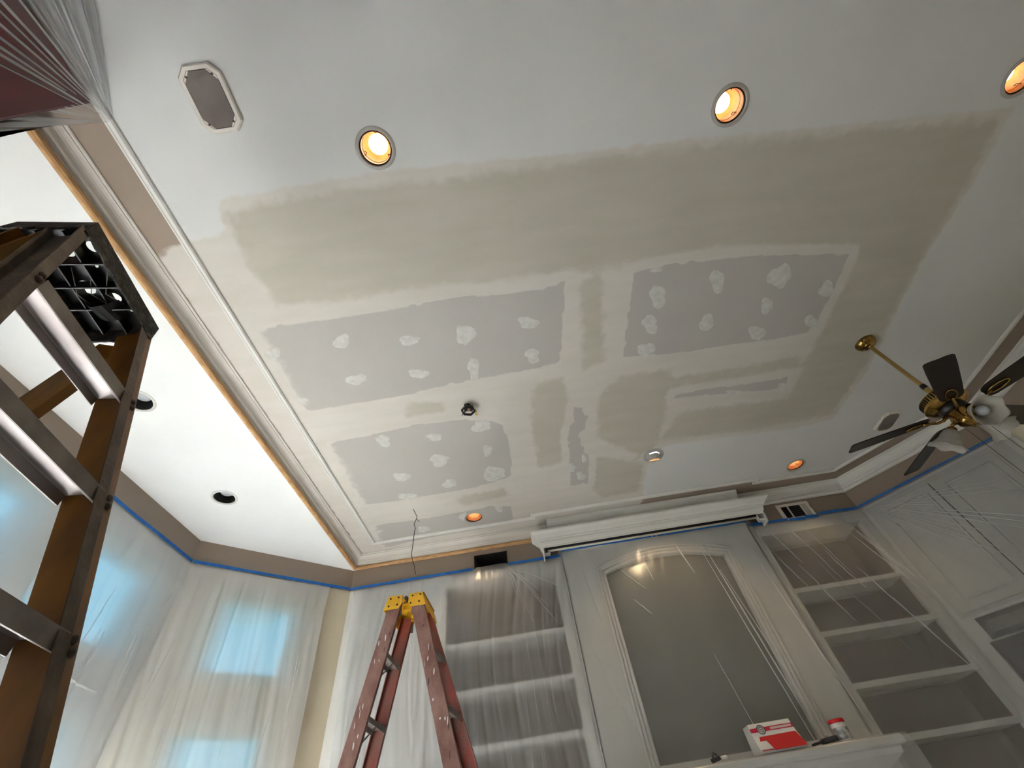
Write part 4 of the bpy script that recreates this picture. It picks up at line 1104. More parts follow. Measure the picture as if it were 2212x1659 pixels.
def face(u0, u1, f0, f1, m, nm, off=.0012):
    """Flat print on the sloped upper front of the carton: u across, f down from its top edge."""
    def pt(u, f):
        a = Vector((y0 + .045, z1)).lerp(Vector((y0 + .03, z0 + .086)), f)
        xr = x1 - (a.y - z0) * .12
        return (x0 + (xr - x0) * u, a.x - off, a.y + off * .2)
    return MB().add([pt(u0, f0), pt(u1, f0), pt(u1, f1), pt(u0, f1)], [(0, 1, 2, 3)]).build(nm, m, t), pt
face(0.0, 1.0, .36, .70, 'box_magenta', 'printed_band')
o, ptf = face(.46, .97, .50, .565, 'print_pale', 'printed_text', .0018)
# broken line of small print
txt = MB()
for j in range(22):
    u = .47 + j * .0225
    a_, b_ = ptf(u, .44), ptf(u + .015, .60)
    txt.add([ptf(u, .44), ptf(u + .015, .44), ptf(u + .015, .62), ptf(u, .62)], [(0, 1, 2, 3)])
bpy.data.objects.remove(o)
txt.v = [(p[0], p[1] - .0008, p[2]) for p in txt.v]
txt.build('printed_text', 'print_pale', t)
cc = Vector(ptf(.25, .55)); axb = Vector((0, -1, .25)).normalized()
for r0, r1, m in ((.026, .021, 'print_dark'), (.021, .0195, 'print_pale'), (.0195, .012, 'can_label'), (.012, .009, 'print_dark'), (.009, .005, 'print_pale'), (.005, .0005, 'print_dark')):
    MB().lathe([(r0, .003), (r1, .003)], cc, axb, 28).build('round_emblem', m, t)
fr = MB()
def lowf(u, f, off=.0015):
    a = Vector((y0 + .03, z0 + .086)).lerp(Vector((y0 - .004, z0 + .012)), f)
    xr = x1 - (a.y - z0) * .12
    return (x0 + (xr - x0) * u, a.x - off, a.y)
fr.add([lowf(.13, .06), lowf(.97, .02), lowf(1.0, 1.0), lowf(.03, 1.0)], [(0, 1, 2, 3)])
fr.build('red_front', 'box_red', t)
MB().add([lowf(.20, .12, .004), lowf(.97, .04, .004), lowf(1.0, 1.05, .012), lowf(.30, 1.05, .012)], [(0, 1, 2, 3)]).build('red_flap', 'box_red', t)

t = thing('round_canister', 'small white and grey canister with a red lid on the mantel', 'canister', (1.735, 3.55, MT))
c = (1.735, 3.55, MT)
MB().lathe([(.0005, 0), (.042, 0), (.044, .004), (.044, .085), (.042, .088)], c, n=32).build('can_body', 'box_white', t, smooth=True, auto=40)
MB().lathe([(.0448, .008), (.0448, .066)], c, n=32).build('label_band', 'can_label', t, smooth=True)
MB().lathe([(.046, .088), (.047, .09), (.047, .104), (.045, .107), (.0005, .107)], c, n=32).build('lid', 'box_red', t, smooth=True, auto=40)

t = thing('hand_tool', 'dark grey hand tool lying between the red box and the canister', 'tool', (1.60, 3.52, MT))
MB().obox((1.625, 3.52, MT + .016), (1, .1, .08), (-.1, 1, 0), (-.08, 0, 1), .05, .026, .013).build('tool_body', 'tool_black', t, bevel=.008)
MB().obox((1.555, 3.515, MT + .010), (1, .1, .12), (-.1, 1, 0), (-.12, 0, 1), .045, .016, .006).build('handle', 'tool_black', t, bevel=.004)
MB().lathe([(.0005, 0), (.008, 0), (.008, .003), (.0005, .004)], (1.61, 3.50, MT + .031), n=12).build('button', 'step_grey', t)
t = thing('screw_clamp', 'small black and white clip lying on the mantel beside the red box', 'clip', (.93, 3.50, MT))
MB().obox((.91, 3.50, MT + .012), (1, .3, .2), (-.3, 1, 0), (-.2, 0, 1), .03, .012, .011).build('clip_body', 'tool_black', t, bevel=.004)
MB().tube([(.895, 3.50, MT + .02), (.91, 3.505, MT + .045), (.925, 3.50, MT + .03)], .006, 8).build('clip_lever', 'tool_black', t, smooth=True)
MB().lathe([(.0005, -.018), (.012, -.015), (.012, .015), (.0005, .018)], (.965, 3.505, MT + .013), (1, .2, .1), 14).build('white_cap', 'box_white', t, smooth=True)

# ------------------------------------------------------------------ ladders
CH = lambda dpt, fl, th: [(-dpt / 2, 0), (dpt / 2, 0), (dpt / 2, fl), (dpt / 2 - th, fl), (dpt / 2 - th, th), (-dpt / 2 + th, th), (-dpt / 2 + th, fl), (-dpt / 2, fl)]

# --- near amber ladder
n_ = Vector((.988, .154, 0)).normalized(); w_ = Vector((-.154, .988, 0)).normalized()
ZT = 1.345
def far_rail(z):
    return Vector((-1.13 + .33 * (1.26 - z), .641 + .11 * (1.26 - z), z))
def width(z): return .322 + .118 * (1.26 - z)
def near_rail(z): return far_rail(z) - w_ * width(z)
t = thing('step_ladder', 'amber fibreglass step ladder with aluminium steps and a worn black top cap', 'ladder', (far_rail(FL).x - .3, .4, FL))
def rail(p_top, p_bot, inward, front, m, nm='rail'):
    d = (p_bot - p_top).normalized()
    web = Vector(inward).normalized()
    # profile: a along front-back, b outwards from the steps
    ux = Vector(front); ux = (ux - d * ux.dot(d)).normalized(); uy = d.cross(ux)
    sgn = 1 if uy.dot(web) < 0 else -1
    pr = [(a, b * sgn) for a, b in CH(.082, .03, .005)]
    return MB().extrude(pr, p_top - ux * .041, p_bot - ux * .041, front).build(nm, m, t, bevel=.0015)
rf_ = rail(far_rail(1.30), far_rail(FL), -w_, n_, 'ladder_amber')
rn_ = rail(near_rail(1.30), near_rail(FL), w_, n_, 'ladder_amber_worn')
MB().extrude([(-.0012, -.003), (.0012, -.003), (.0012, .031), (-.0012, .031)], far_rail(1.29) + n_ * .0015, far_rail(FL) + n_ * .0015, n_).build('flange_face', 'ladder_amber_worn', rf_)
rr1 = far_rail(1.28) - n_ * .155 + w_ * .03; rr0 = near_rail(1.28) - n_ * .155
def rear(p, sgn, m):
    b = Vector((p.x, p.y, 0)) - n_ * (.27 * (1.28 - FL)) + w_ * (.05 if sgn > 0 else .03) * (1.28 - FL); b.z = FL
    return rail(p, b, -w_ * sgn, -n_, m, 'rear_rail'), b
_, b1 = rear(rr1, 1, 'ladder_amber'); _, b0 = rear(rr0, -1, 'ladder_amber')
for z in (.35, -.25, -.8):
    f = (1.28 - z) / (1.28 - FL)
    MB().tube([rr0.lerp(b0, f), rr1.lerp(b1, f)], .011, 8).build('rear_brace', 'aluminium', t, smooth=True)
zst = [.984, .672, .375, .075, -.225, -.525, -.825]
STEP = [(0.0, 0.0), (0.0, -.034), (-.0035, -.034), (-.0035, -.004), (-.078, -.004), (-.078, -.030), (-.0815, -.030), (-.0815, 0.0)]
for i, z in enumerate(zst):
    a = near_rail(z) + w_ * .002; b = far_rail(z) - w_ * .002
    s = MB()
    d = (b - a).normalized()
    pr = [(q[0], q[1]) for q in STEP]
    # a along n_, b along up
    A = [a + n_ * q[0] + Vector((0, 0, q[1])) for q in pr]; B = [b + n_ * q[0] + Vector((0, 0, q[1])) for q in pr]
    k_ = len(pr)
    s.add(A + B, [(j, (j + 1) % k_, k_ + (j + 1) % k_, k_ + j) for j in range(k_)] + [tuple(range(k_)), tuple(range(2 * k_ - 1, k_ - 1, -1))])
    so = s.build('step', 'aluminium', t, bevel=.0012)
    # worn front lip of the tread
    MB().obox((a + b) / 2 + n_ * .0015 + Vector((0, 0, -.017)), d, n_, (0, 0, 1), (b - a).length / 2, .0014, .0175).build('front_lip', 'step_grey', so)
    for pr_ in (near_rail, far_rail):
        for dz in (-.006, -.027):
            p = pr_(z + dz) + (w_ * .012 if pr_ is far_rail else -w_ * .012)
            MB().lathe([(.0085, 0), (.0085, .003), (.005, .006), (.0005, .0065)], p + n_ * .001, n_, 12).build('rivet', 'bolt', t, smooth=True)
# moulded black cap
c0 = near_rail(ZT - .02); c1 = far_rail(ZT - .02)
cm = (c0 + c1) / 2; L2 = (c1 - c0).length / 2 + .022
def cp(a, b, z): return cm + n_ * a + w_ * b + Vector((0, 0, z - cm.z))
plate_holes = [(-.035, -.11, .018), (-.11, -.10, .022), (-.03, .10, .012), (-.085, .105, .012), (-.055, .055, .016), (-.12, .02, .024), (-.135, .12, .015), (-.06, -.055, .012)]
V, F = cdt_mesh([(-.195, -L2), (.012, -L2), (.012, L2), (-.195, L2)], [h for h in plate_holes], .04, 16)
cap = MB(); k_ = len(V)
cap.add([cp(a, b, ZT) for a, b in V], F); cap.add([cp(a, b, ZT - .006) for a, b in V], F)
capo = cap.build('top_cap', 'black_plastic', t)
sk = MB()
for (a0, b0_, a1, b1_) in ((.012, -L2, .012, L2), (.012, L2, -.195, L2), (-.195, L2, -.195, -L2), (-.195, -L2, .012, -L2)):
    N_ = 14
    p = [Vector((a0, b0_)).lerp(Vector((a1, b1_)), q / N_) for q in range(N_ + 1)]
    nrm = Vector((b1_ - b0_, -(a1 - a0))).normalized() * (-1)
    if nrm.dot(Vector(((a0 + a1) / 2 + .09, (b0_ + b1_) / 2))) < 0: nrm = -nrm
    for q in range(N_):
        for (s0, s1) in ((p[q], p[q + 1]),):
            j0 = nz3(q * .9, a0 * 9, b0_ * 5) * .008; j1 = nz3((q + 1) * .9, a0 * 9, b0_ * 5) * .008
            lo0, lo1 = ZT - .062 + j0, ZT - .062 + j1
            o0, o1 = s0 + nrm * .008, s1 + nrm * .008
            sk.add([cp(s0.x, s0.y, ZT + .004), cp(s1.x, s1.y, ZT + .004), cp(o1.x, o1.y, lo1), cp(o0.x, o0.y, lo0),
                    cp(s0.x - nrm.x * .005, s0.y - nrm.y * .005, ZT + .004), cp(s1.x - nrm.x * .005, s1.y - nrm.y * .005, ZT + .004), cp(s1.x + nrm.x * .002, s1.y + nrm.y * .002, lo1), cp(s0.x + nrm.x * .002, s0.y + nrm.y * .002, lo0)],
                   [(0, 1, 2, 3), (4, 5, 6, 7), (0, 1, 5, 4), (3, 2, 6, 7), (0, 3, 7, 4), (1, 2, 6, 5)])
sk.build('cap_skirt', 'black_worn', t)
ribs = MB()
for a_ in (-.06, -.13):
    ribs.obox(cp(a_, 0, ZT - .024), n_, w_, (0, 0, 1), .002, L2 - .01, .018)
for b_ in (-.075, .0, .075):
    ribs.obox(cp(-.09, b_, ZT - .028), n_, w_, (0, 0, 1), .095, .002, .022)
ribs.build('cap_ribs', 'black_plastic', t)
tray = MB()
for q in range(10):
    a0, a1 = q / 10, (q + 1) / 10
    f_ = lambda s: cp(-.03 - .10 * s, .05, ZT - .03 - .045 * math.sin(PI * s))
    g_ = lambda s: cp(-.03 - .10 * s, .115, ZT - .02 - .03 * math.sin(PI * s))
    tray.add([f_(a0), f_(a1), g_(a1), g_(a0)], [(0, 1, 2, 3)])
tray.build('tool_tray', 'black_plastic', t, smooth=True)
for q in range(3):
    MB().tube([cp(-.02 - .05 * q, -.05, ZT - .012), cp(-.04 - .04 * q, .02, ZT - .05), cp(-.03 - .05 * q, .08, ZT - .014)], .0015, 5).build('cap_string', 'step_grey', t)

# --- far red twin ladder
Y0 = 2.80
t = thing('twin_step_ladder', 'red fibreglass twin step ladder with a yellow top cap and paint drips', 'ladder', (-.87, 2.95, FL))
ZC = 1.322
def rl(side, far, z):
    # side -1: bay side pair, +1: bookcase side pair; far 0/1: near or far rail of the pair
    k = (1.245 - z)
    x_ = (-.948 - .209 * k) if side < 0 else (-.79 + (.278 + .055 * far) * k)
    return Vector((x_ + (-.0 if not far else .0), Y0 + (-.035 * k if not far else .30 + .035 * k), z))
for side in (-1, 1):
    for far in (0, 1):
        p0_, p1_ = rl(side, far, ZC - .03), rl(side, far, FL)
        d = (p1_ - p0_).normalized()
        ux = Vector((1, 0, 0)); uy = d.cross((ux - d * ux.dot(d)).normalized())
        out = Vector((0, -1 if not far else 1, 0)); sg = 1 if uy.dot(out) < 0 else -1
        pr = [(a, b * sg) for a, b in CH(.083, .028, .005)]
        r_ = MB().extrude(pr, p0_, p1_, (1, 0, 0)).build('rail', 'ladder_red_worn' if not far else 'ladder_red', t, bevel=.0012)
        if not far:
            rng = random.Random(side + 5)
            for q in range(18):
                z = rng.uniform(.3, 1.15); p = rl(side, 0, z) + Vector((rng.uniform(-.034, .034), -.0012, 0))
                mb = MB(); hh = rng.uniform(.004, .022); ww = rng.uniform(.001, .0045)
                mb.add([p + Vector((ww * math.cos(k_ * PI / 4), -.0006, hh * math.sin(k_ * PI / 4) + (.1 * math.cos(k_ * PI / 4) * hh))) for k_ in range(8)], [tuple(range(8))])
                mb.build('paint_drip', 'paint_drip' if q % 4 else 'print_dark', r_)
    for z in (.995, .69, .39, .09, -.21, -.51, -.81):
        a = rl(side, 0, z); b = rl(side, 1, z)
        s = MB(); dirx = Vector((side, 0, 0))
        pr = [(0.04, 0), (0.04, -.028), (.037, -.028), (.037, -.004), (-.037, -.004), (-.037, -.028), (-.04, -.028), (-.04, 0)]
        A = [a + Vector((q[0], .004, q[1])) for q in pr]; B = [b + Vector((q[0], -.004, q[1])) for q in pr]
        s.add(A + B, [(j, (j + 1) % 8, 8 + (j + 1) % 8, 8 + j) for j in range(8)] + [tuple(range(8)), tuple(range(15, 7, -1))])
        so = s.build('step', 'step_grey', t, bevel=.001)
        for q in (.03, -.03):
            MB().lathe([(.004, 0), (.004, .002), (.0005, .003)], a.lerp(b, .12) + Vector((side * .041, 0, -.014)) + Vector((0, q * .3, 0)), (side, 0, 0), 8).build('rivet', 'bolt', so)
        MB().tube([a.lerp(b, .5) + Vector((-side * .03, 0, -.02)), rl(side, 0, z - .16).lerp(rl(side, 1, z - .16), .06)], .004, 6).build('step_brace', 'step_grey', t)
for side in (-1, 1):
    a0 = rl(side, 0, ZC - .05); ca = MB()
    xa, xb = (a0.x - .056, a0.x + .05)
    yn, yf2 = Y0 - .006, Y0 + .318
    zt, zb = ZC, ZC - .085
    sk_ = .014 * side
    # plate with a rounded inner lower corner, front, back, outer side and top
    for (yy, th) in ((yn, -.003), (yf2, .003)):
        out = [(xa + .012, zt), (xb - .004, zt), (xb, zb + .03), (xb - .022, zb), (xa - .016, zb)] if side < 0 else [(xa + .004, zt), (xb - .012, zt), (xb + .012, zb), (xa + .022, zb), (xa, zb + .03)]
        m_ = len(out)
        ca.add([(x_, yy, z_) for x_, z_ in out] + [(x_, yy + th, z_) for x_, z_ in out], [tuple(range(m_)), tuple(range(2 * m_ - 1, m_ - 1, -1))] + [(j, (j + 1) % m_, m_ + (j + 1) % m_, m_ + j) for j in range(m_)])
    xo0 = (xa + .012, xa - .016) if side < 0 else (xb - .012, xb + .012)
    ca.add([(xo0[0], yn, zt), (xo0[0], yf2, zt), (xo0[1], yf2, zb), (xo0[1], yn, zb), (xo0[0] - .004 * side, yn, zt), (xo0[0] - .004 * side, yf2, zt), (xo0[1] - .004 * side, yf2, zb), (xo0[1] - .004 * side, yn, zb)],
           [(0, 1, 2, 3), (4, 5, 6, 7), (0, 1, 5, 4), (2, 3, 7, 6), (0, 3, 7, 4), (1, 2, 6, 5)])
    ca.box((xa + .012, yn, zt - .004), (xb - .004, yf2, zt))
    co = ca.build('cap_half', 'ladder_yellow', t, bevel=.002)
    for (hx, hz) in ((-.028, -.018), (.024, -.016), (-.038, -.064), (.018, -.06)):
        MB().lathe([(.006, 0), (.006, .003), (.0005, .0035)], (a0.x + hx, yn - .0035, ZC + hz), (0, -1, 0), 10).build('rivet', 'bolt', co)
    MB().obox((a0.x + .0, Y0 + .03, ZC - .085), (1, 0, 0), (0, 1, 0), (0, 0, 1), .04, .003, .03).build('cap_plate', 'step_grey', t)
    MB().obox((a0.x + .0, Y0 + .31, ZC - .095), (1, 0, 0), (0, 1, 0), (0, 0, 1), .042, .003, .03).build('cap_plate', 'step_grey', t)
mb = MB()
xm = (rl(-1, 0, ZC - .05).x + rl(1, 0, ZC - .05).x) / 2
mb.box((xm - .028, Y0 + .02, ZC - .05), (xm + .028, Y0 + .30, ZC - .045))
for yy in (.05, .15, .25):
    mb.box((xm - .03, Y0 + yy, ZC - .075), (xm + .03, Y0 + yy + .006, ZC - .02))
mb.build('hinge_tray', 'ladder_yellow', t)
MB().tube([(xm, Y0 - .004, ZC - .022), (xm, Y0 + .31, ZC - .022)], .012, 10).build('hinge_pin', 'bolt', t, smooth=True)

# ------------------------------------------------------------------ maroon cabinet
t = thing('maroon_cabinet', 'tall maroon wooden cabinet wrapped in plastic against the wall', 'cabinet', (-1.6, -.85, FL))
MB().box((XL + .001, -1.6, FL), (-1.50, .06, 2.235)).build('carcass', 'maroon_wood', t, bevel=.005)
for y_ in (-1.57, -.70):
    d_ = MB().box((-1.50, y_, FL + .1), (-1.478, y_ + .755, 2.20)).build('door', 'maroon_wood', t, bevel=.004)
    MB().tube([(-1.477, y_ + (.68 if y_ < -1 else .07), -.1), (-1.45, y_ + (.68 if y_ < -1 else .07), -.08), (-1.45, y_ + (.68 if y_ < -1 else .07), .06), (-1.477, y_ + (.68 if y_ < -1 else .07), .08)], .005, 6).build('handle', 'brass', d_)

# ------------------------------------------------------------------ plastic sheets
def resample(pts, n):
    P = [Vector(p) for p in pts]; L_ = [0]
    for a, b in zip(P, P[1:]): L_.append(L_[-1] + (b - a).length)
    out = []
    for k in range(n + 1):
        s = L_[-1] * k / n; j = 0
        while j < len(P) - 2 and L_[j + 1] < s: j += 1
        out.append(P[j].lerp(P[j + 1], (s - L_[j]) / max(1e-9, L_[j + 1] - L_[j])))
    return out, L_[-1]

def sheet(name, label, rows, nu, nv, disp, material, group, thick=True):
    """Draped sheet through several plan rows (top to bottom); disp(u, v, U, V) gives folds in metres."""
    R_ = [resample(r, nu) for r in rows]; U_ = R_[0][1]
    segs = [max((R_[i][0][k] - R_[i + 1][0][k]).length for k in (0, nu // 2, nu)) for i in range(len(rows) - 1)]
    V_ = sum(segs); grid = []
    for j in range(nv + 1):
        s = V_ * j / nv; q = 0; acc = 0
        while q < len(segs) - 1 and acc + segs[q] < s: acc += segs[q]; q += 1
        f = (s - acc) / segs[q]
        grid.append([R_[q][0][k].lerp(R_[q + 1][0][k], f) for k in range(nu + 1)])
    mb = MB(); uvs = []
    for j in range(nv + 1):
        for k in range(nu + 1):
            p = grid[j][k]
            tu = grid[j][min(k + 1, nu)] - grid[j][max(k - 1, 0)]; tv = grid[min(j + 1, nv)][k] - grid[max(j - 1, 0)][k]
            nn = tu.cross(tv)
            nn = nn.normalized() if nn.length > 1e-9 else Vector((0, 0, 1))
            u, v = U_ * k / nu, V_ * j / nv
            mb.v.append(p + nn * disp(u, v, U_, V_)); uvs.append((u, v))
    w = nu + 1
    mb.f = [(j * w + k, j * w + k + 1, (j + 1) * w + k + 1, (j + 1) * w + k) for j in range(nv) for k in range(nu)]
    o = mb.build(name, material, smooth=True)
    lay = o.data.uv_layers.new(name='UVMap')
    vi = np.zeros(len(o.data.loops), dtype=np.int32); o.data.loops.foreach_get('vertex_index', vi)
    lay.data.foreach_set('uv', np.array(uvs, dtype=np.float32)[vi].ravel())
    tag(o, label, 'plastic sheet', group)
    return o, (mb.v, nu, nv)

def surf_at(S_, fu, fv):
    V_, nu, nv = S_
    x = min(max(fu, 0), .9999) * nu; y = min(max(fv, 0), .9999) * nv; i, j = int(x), int(y); a, b = x - i, y - j; w = nu + 1
    q = [Vector(V_[(j + dj) * w + i + di]) for dj in (0, 1) for di in (0, 1)]
    return (q[0] * (1 - a) + q[1] * a) * (1 - b) + (q[2] * (1 - a) + q[3] * a) * b

def crease(o, S_, p, q, w, material='film_crease', seed=0, n=14, bow=.0):
    """Doubled fold of the film: a narrow strip pressed on the sheet, tapering to both ends."""
    mb = MB(); pts = []
    for k in range(n + 1):
        t_ = k / n
        fu = p[0] + (q[0] - p[0]) * t_ + bow * math.sin(PI * t_) + .002 * nz3(t_ * 5, seed, 2.0); fv = p[1] + (q[1] - p[1]) * t_
        pts.append(surf_at(S_, fu, fv))
    for k, c_ in enumerate(pts):
        d_ = (pts[min(k + 1, n)] - pts[max(k - 1, 0)]).normalized(); to = (-c_).normalized()
        sd = d_.cross(to).normalized(); ww = w * (.25 + .75 * math.sin(PI * min(1, max(0, (k + .4) / (n + .8))))) * (1 + .3 * nz3(k * .7, seed, 9))
        off = to * .004
        mb.v += [c_ + off - sd * ww / 2, c_ + off + to * .0012, c_ + off + sd * ww / 2]
    mb.f = [(k * 3 + a, k * 3 + a + 1, k * 3 + a + 4, k * 3 + a + 3) for k in range(n) for a in (0, 1)]
    return mb.build('crease', material, o, smooth=True)

def folds(seed, amp=.012, k=9.0, drift=.12, fine=.35, top=.08):
    def f(u, v, U_, V_):
        g = min(1.0, (v + .02) / top) if top > 0 else 1.0
        s = u + drift * nz3(v * .8, seed, 3.3)
        a = nz3(s * k, v * .45, seed) + fine * nz3(s * k * 2.7, v * .9, seed + 4) + .25 * fine * nz3(s * k * 6, v * 2.5, seed + 8)
        ridge = max(0.0, 1 - abs(nz3(s * k * .8, v * .3, seed + 20)) * 9)
        return amp * g * (a + .7 * ridge)
    return f
GS = 'clear plastic dust sheets'
# bay: long wall
def wl(y, z, o): return (-2.715 + o, y, z)
SH_long, SF_long = sheet('plastic_sheet', 'milky plastic sheet taped over the long bay window wall', [
    [wl(.2, TZ - .01, .014), wl(2.965, TZ - .01, .014)], [wl(.2, TZ - .25, .06), wl(2.95, TZ - .22, .07)], [wl(.2, .43, .10), wl(2.94, .43, .11)]],
    150, 70, folds(1.7, .014, 7, .1, .4, .3), 'film_window', GS)
d45 = (Vector(P0) - Vector(P1)).normalized(); n45 = Vector((d45.y, -d45.x))
def wb(s, z, o): q = Vector(P1) + d45 * s + n45 * o; return (q.x, q.y, z)
SH_ang, SF_ang = sheet('plastic_sheet', 'milky plastic sheet taped over the angled bay window next to the red ladder', [
    [wb(.0, TZ - .012, .012), wb(.6, TZ - .03, .02), wb(1.12, TZ - .012, .012)], [wb(.01, TZ - .25, .08), wb(1.10, TZ - .25, .06)], [wb(.0, .43, .13), wb(1.12, .43, .09)]],
    110, 70, folds(5.2, .016, 8, .15, .4, .25), 'film_window', GS)
# far wall, left of the chimney breast
SH_back, SF_back = sheet('plastic_sheet', 'clear plastic sheet over the bookcase and cupboard behind the red ladder', [
    [(-1.70, YB - .022, TZ - .012), (-.56, YB - .022, TZ - .012), (-.54, YB - .022, 1.955), (-.26, YB - .022, 1.955), (-.235, YB - .022, TZ - .012), (.262, YB - .022, TZ - .01)],
    [(-1.66, YB - .062, 1.8), (.262, YB - .055, 1.8)], [(-1.62, YB - .085, .7), (.255, YB - .085, .7)], [(-1.6, YB - .15, FL + .02), (.25, YB - .15, FL + .02)]],
    190, 80, folds(11.4, .014, 8, .2, .45, .1), 'film', GS)
# chimney breast, over the mantel and down
SH_breast, SF_breast = sheet('plastic_sheet', 'clear plastic sheet over the arched niche and the mantel', [
    [(.24, YF - .014, 1.962), (2.06, YF - .014, 1.962)], [(.238, YF - .032, 1.90), (2.06, YF - .032, 1.90)], [(.238, YF - .036, 1.5), (2.06, YF - .036, 1.5)], [(.238, YF - .04, .42), (2.07, YF - .04, .42)], [(.25, YF - .07, MZ + .008), (2.05, YF - .07, MZ + .008)],
    [(.25, MY - .006, MZ + .006), (2.04, MY - .006, MZ + .006)], [(.25, MY - .02, MZ - .05), (2.05, MY - .02, MZ - .05)], [(.2, MY - .02, FL + .02), (2.1, MY - .02, FL + .02)]],
    150, 150, lambda u, v, U_, V_: folds(17.9, .0065, 4, .5, .5, .15)(u, v, U_, V_) * (1.0 if v < 1.45 else (.12 if v < 1.98 else .6)), 'film_clear', GS)
# far bookcase and angled cabinets, folds fanning out from the corner
def fan_folds(u, v, U_, V_):
    c = 1.09
    ang = math.atan2(v + .02, u - c); r = math.hypot(u - c, v + .02)
    g = min(1, v / .06)
    a = nz3(ang * 7, r * .5, 31) + .5 * nz3(ang * 19, r * .8, 37)
    ridge = max(0.0, 1 - abs(nz3(ang * 8, r * .25, 44)) * 10)
    return g * min(.012, .004 + .008 * r) * (a + .9 * ridge)
SH_far, SF_far = sheet('plastic_sheet', 'clear plastic sheet over the far bookcase and the angled cabinets', [
    [(2.03, YB - .022, TZ - .014), (3.09, YB - .026, TZ - .014), (3.12, YB - .036, TZ - .014), (3.975, 2.962, TZ - .006)],
    [(2.04, YB - .05, 1.75), (2.98, YB - .06, 1.75), (3.12, 3.74, 1.75), (3.94, 2.94, 1.75)],
    [(2.07, YB - .09, .6), (2.85, YB - .11, .6), (3.1, 3.62, .6), (3.9, 2.9, .6)],
    [(2.07, YB - .14, FL + .02), (2.75, YB - .18, FL + .02), (3.02, 3.55, FL + .02), (3.85, 2.82, FL + .02)]],
    200, 90, fan_folds, 'film_clear', GS)
rng = random.Random(21)
for k in range(18):          # hanging folds over the bookcase behind the red ladder
    u0 = rng.uniform(.05, .98); v0 = rng.uniform(.02, .45); ln = rng.uniform(.12, .4)
    crease(SH_back, SF_back, (u0, v0), (u0 + rng.uniform(-.02, .03), min(.98, v0 + ln)), rng.uniform(.004, .010), seed=k)
for k in range(7):           # folds pulled from the corner of the open duct
    crease(SH_back, SF_back, (.742, .012), (.76 + k * .035, .10 + .05 * (k % 3)), .006, seed=40 + k)
for (p, q, w_) in (((.72, .05), (.80, .52), .012), ((.70, .07), (.775, .52), .009), ((.74, .12), (.84, .54), .008), ((.58, .02), (.62, .12), .010), ((.40, .03), (.42, .12), .008),
                   ((.93, .10), (.985, .46), .012), ((.10, .06), (.13, .2), .007), ((.06, .25), (.2, .48), .006), ((.55, .3), (.6, .5), .005), ((.3, .16), (.36, .2), .006), ((.28, .08), (.37, .14), .007)):
    crease(SH_breast, SF_breast, p, q, w_, seed=w_ * 999)
for k in range(16):          # folds fanning from the corner over the angled cabinets
    a = math.radians(18 + 3.6 * k + rng.uniform(-1, 1)); r0 = rng.uniform(.05, .35); r1 = r0 + rng.uniform(.35, 1.0)
    U_, V_ = 2.26, 3.05
    crease(SH_far, SF_far, (.49 + r0 * math.cos(a) / U_, .006 + r0 * math.sin(a) / V_), (.49 + r1 * math.cos(a) / U_, .006 + r1 * math.sin(a) / V_), rng.uniform(.004, .011), seed=60 + k)
for k in range(12):          # folds running down over the far bookcase
    u0 = rng.uniform(.03, .4); v0 = rng.uniform(.012, .2); ln = rng.uniform(.1, .35)
    crease(SH_far, SF_far, (u0, v0), (u0 + ln * .38, v0 + ln), rng.uniform(.004, .010), seed=90 + k)
for k in range(20):          # bay sheets
    u0 = rng.uniform(.45, .98); v0 = rng.uniform(.2, .75); ln = rng.uniform(.1, .3)
    crease(SH_long, SF_long, (u0, v0), (u0 + rng.uniform(-.01, .01), min(.98, v0 + ln)), rng.uniform(.005, .012), 'film_crease_bright', seed=120 + k)
crease(SH_long, SF_long, (.66, .62), (.90, .64), .016, 'film_crease_bright', seed=150, n=40)
for k in range(18):
    u0 = rng.uniform(.05, .97); v0 = rng.uniform(.05, .7); ln = rng.uniform(.12, .3)
    crease(SH_ang, SF_ang, (u0, v0), (u0 + rng.uniform(-.03, .02), min(.98, v0 + ln)), rng.uniform(.005, .012), 'film_crease_bright', seed=170 + k)
crease(SH_ang, SF_ang, (.015, .02), (.02, .97), .018, 'film_crease_bright', seed=199, n=30)
# sheet gathered to one point of the ceiling beside the maroon cabinet
apex = Vector((-1.472, .132, H - .003))
ctrl = [(-1.046, -.67, H - .004), (-1.06, -.72, 2.05), (-1.12, -.75, 1.8), (-1.22, -.70, 1.6), (-1.34, -.56, 1.5), (-1.47, -.33, 1.5), (-1.60, -.10, 1.58), (-1.70, .075, 1.74)]
rim, _ = resample(ctrl, 120)
mb = MB(); uvs = []; NV = 40; nu = 120
for j in range(NV + 1):
    f = (j / NV) ** 1.2
    for k in range(nu + 1):
        p = apex.lerp(rim[k], f)
        tu = rim[min(k + 1, nu)] - rim[max(k - 1, 0)]; tv = rim[k] - apex
        nn = tu.cross(tv).normalized()
        th = k / nu
        env = min(1, k / 6) * min(1, (nu - k) / 4)
        a = nz3(th * 11, f * .5, 51) + .55 * nz3(th * 26, f * .7, 55) + 1.0 * max(0, 1 - abs(nz3(th * 10, f * .2, 60)) * 8)
        mb.v.append(p + nn * (a * .045 * f * env) * -1); uvs.append((th * 1.6, f * .9))
w = nu + 1
mb.f = [(j * w + k, j * w + k + 1, (j + 1) * w + k + 1, (j + 1) * w + k) for j in range(NV) for k in range(nu)]
mb.v = [tuple(p) for p in mb.v]
o = mb.build('plastic_sheet', 'film_dark', smooth=True)
lay = o.data.uv_layers.new(name='UVMap')
vi = np.zeros(len(o.data.loops), dtype=np.int32); o.data.loops.foreach_get('vertex_index', vi)
lay.data.foreach_set('uv', np.array(uvs, dtype=np.float32)[vi].ravel())
tag(o, 'plastic sheet gathered to a point on the ceiling over the maroon cabinet', 'plastic sheet', GS)
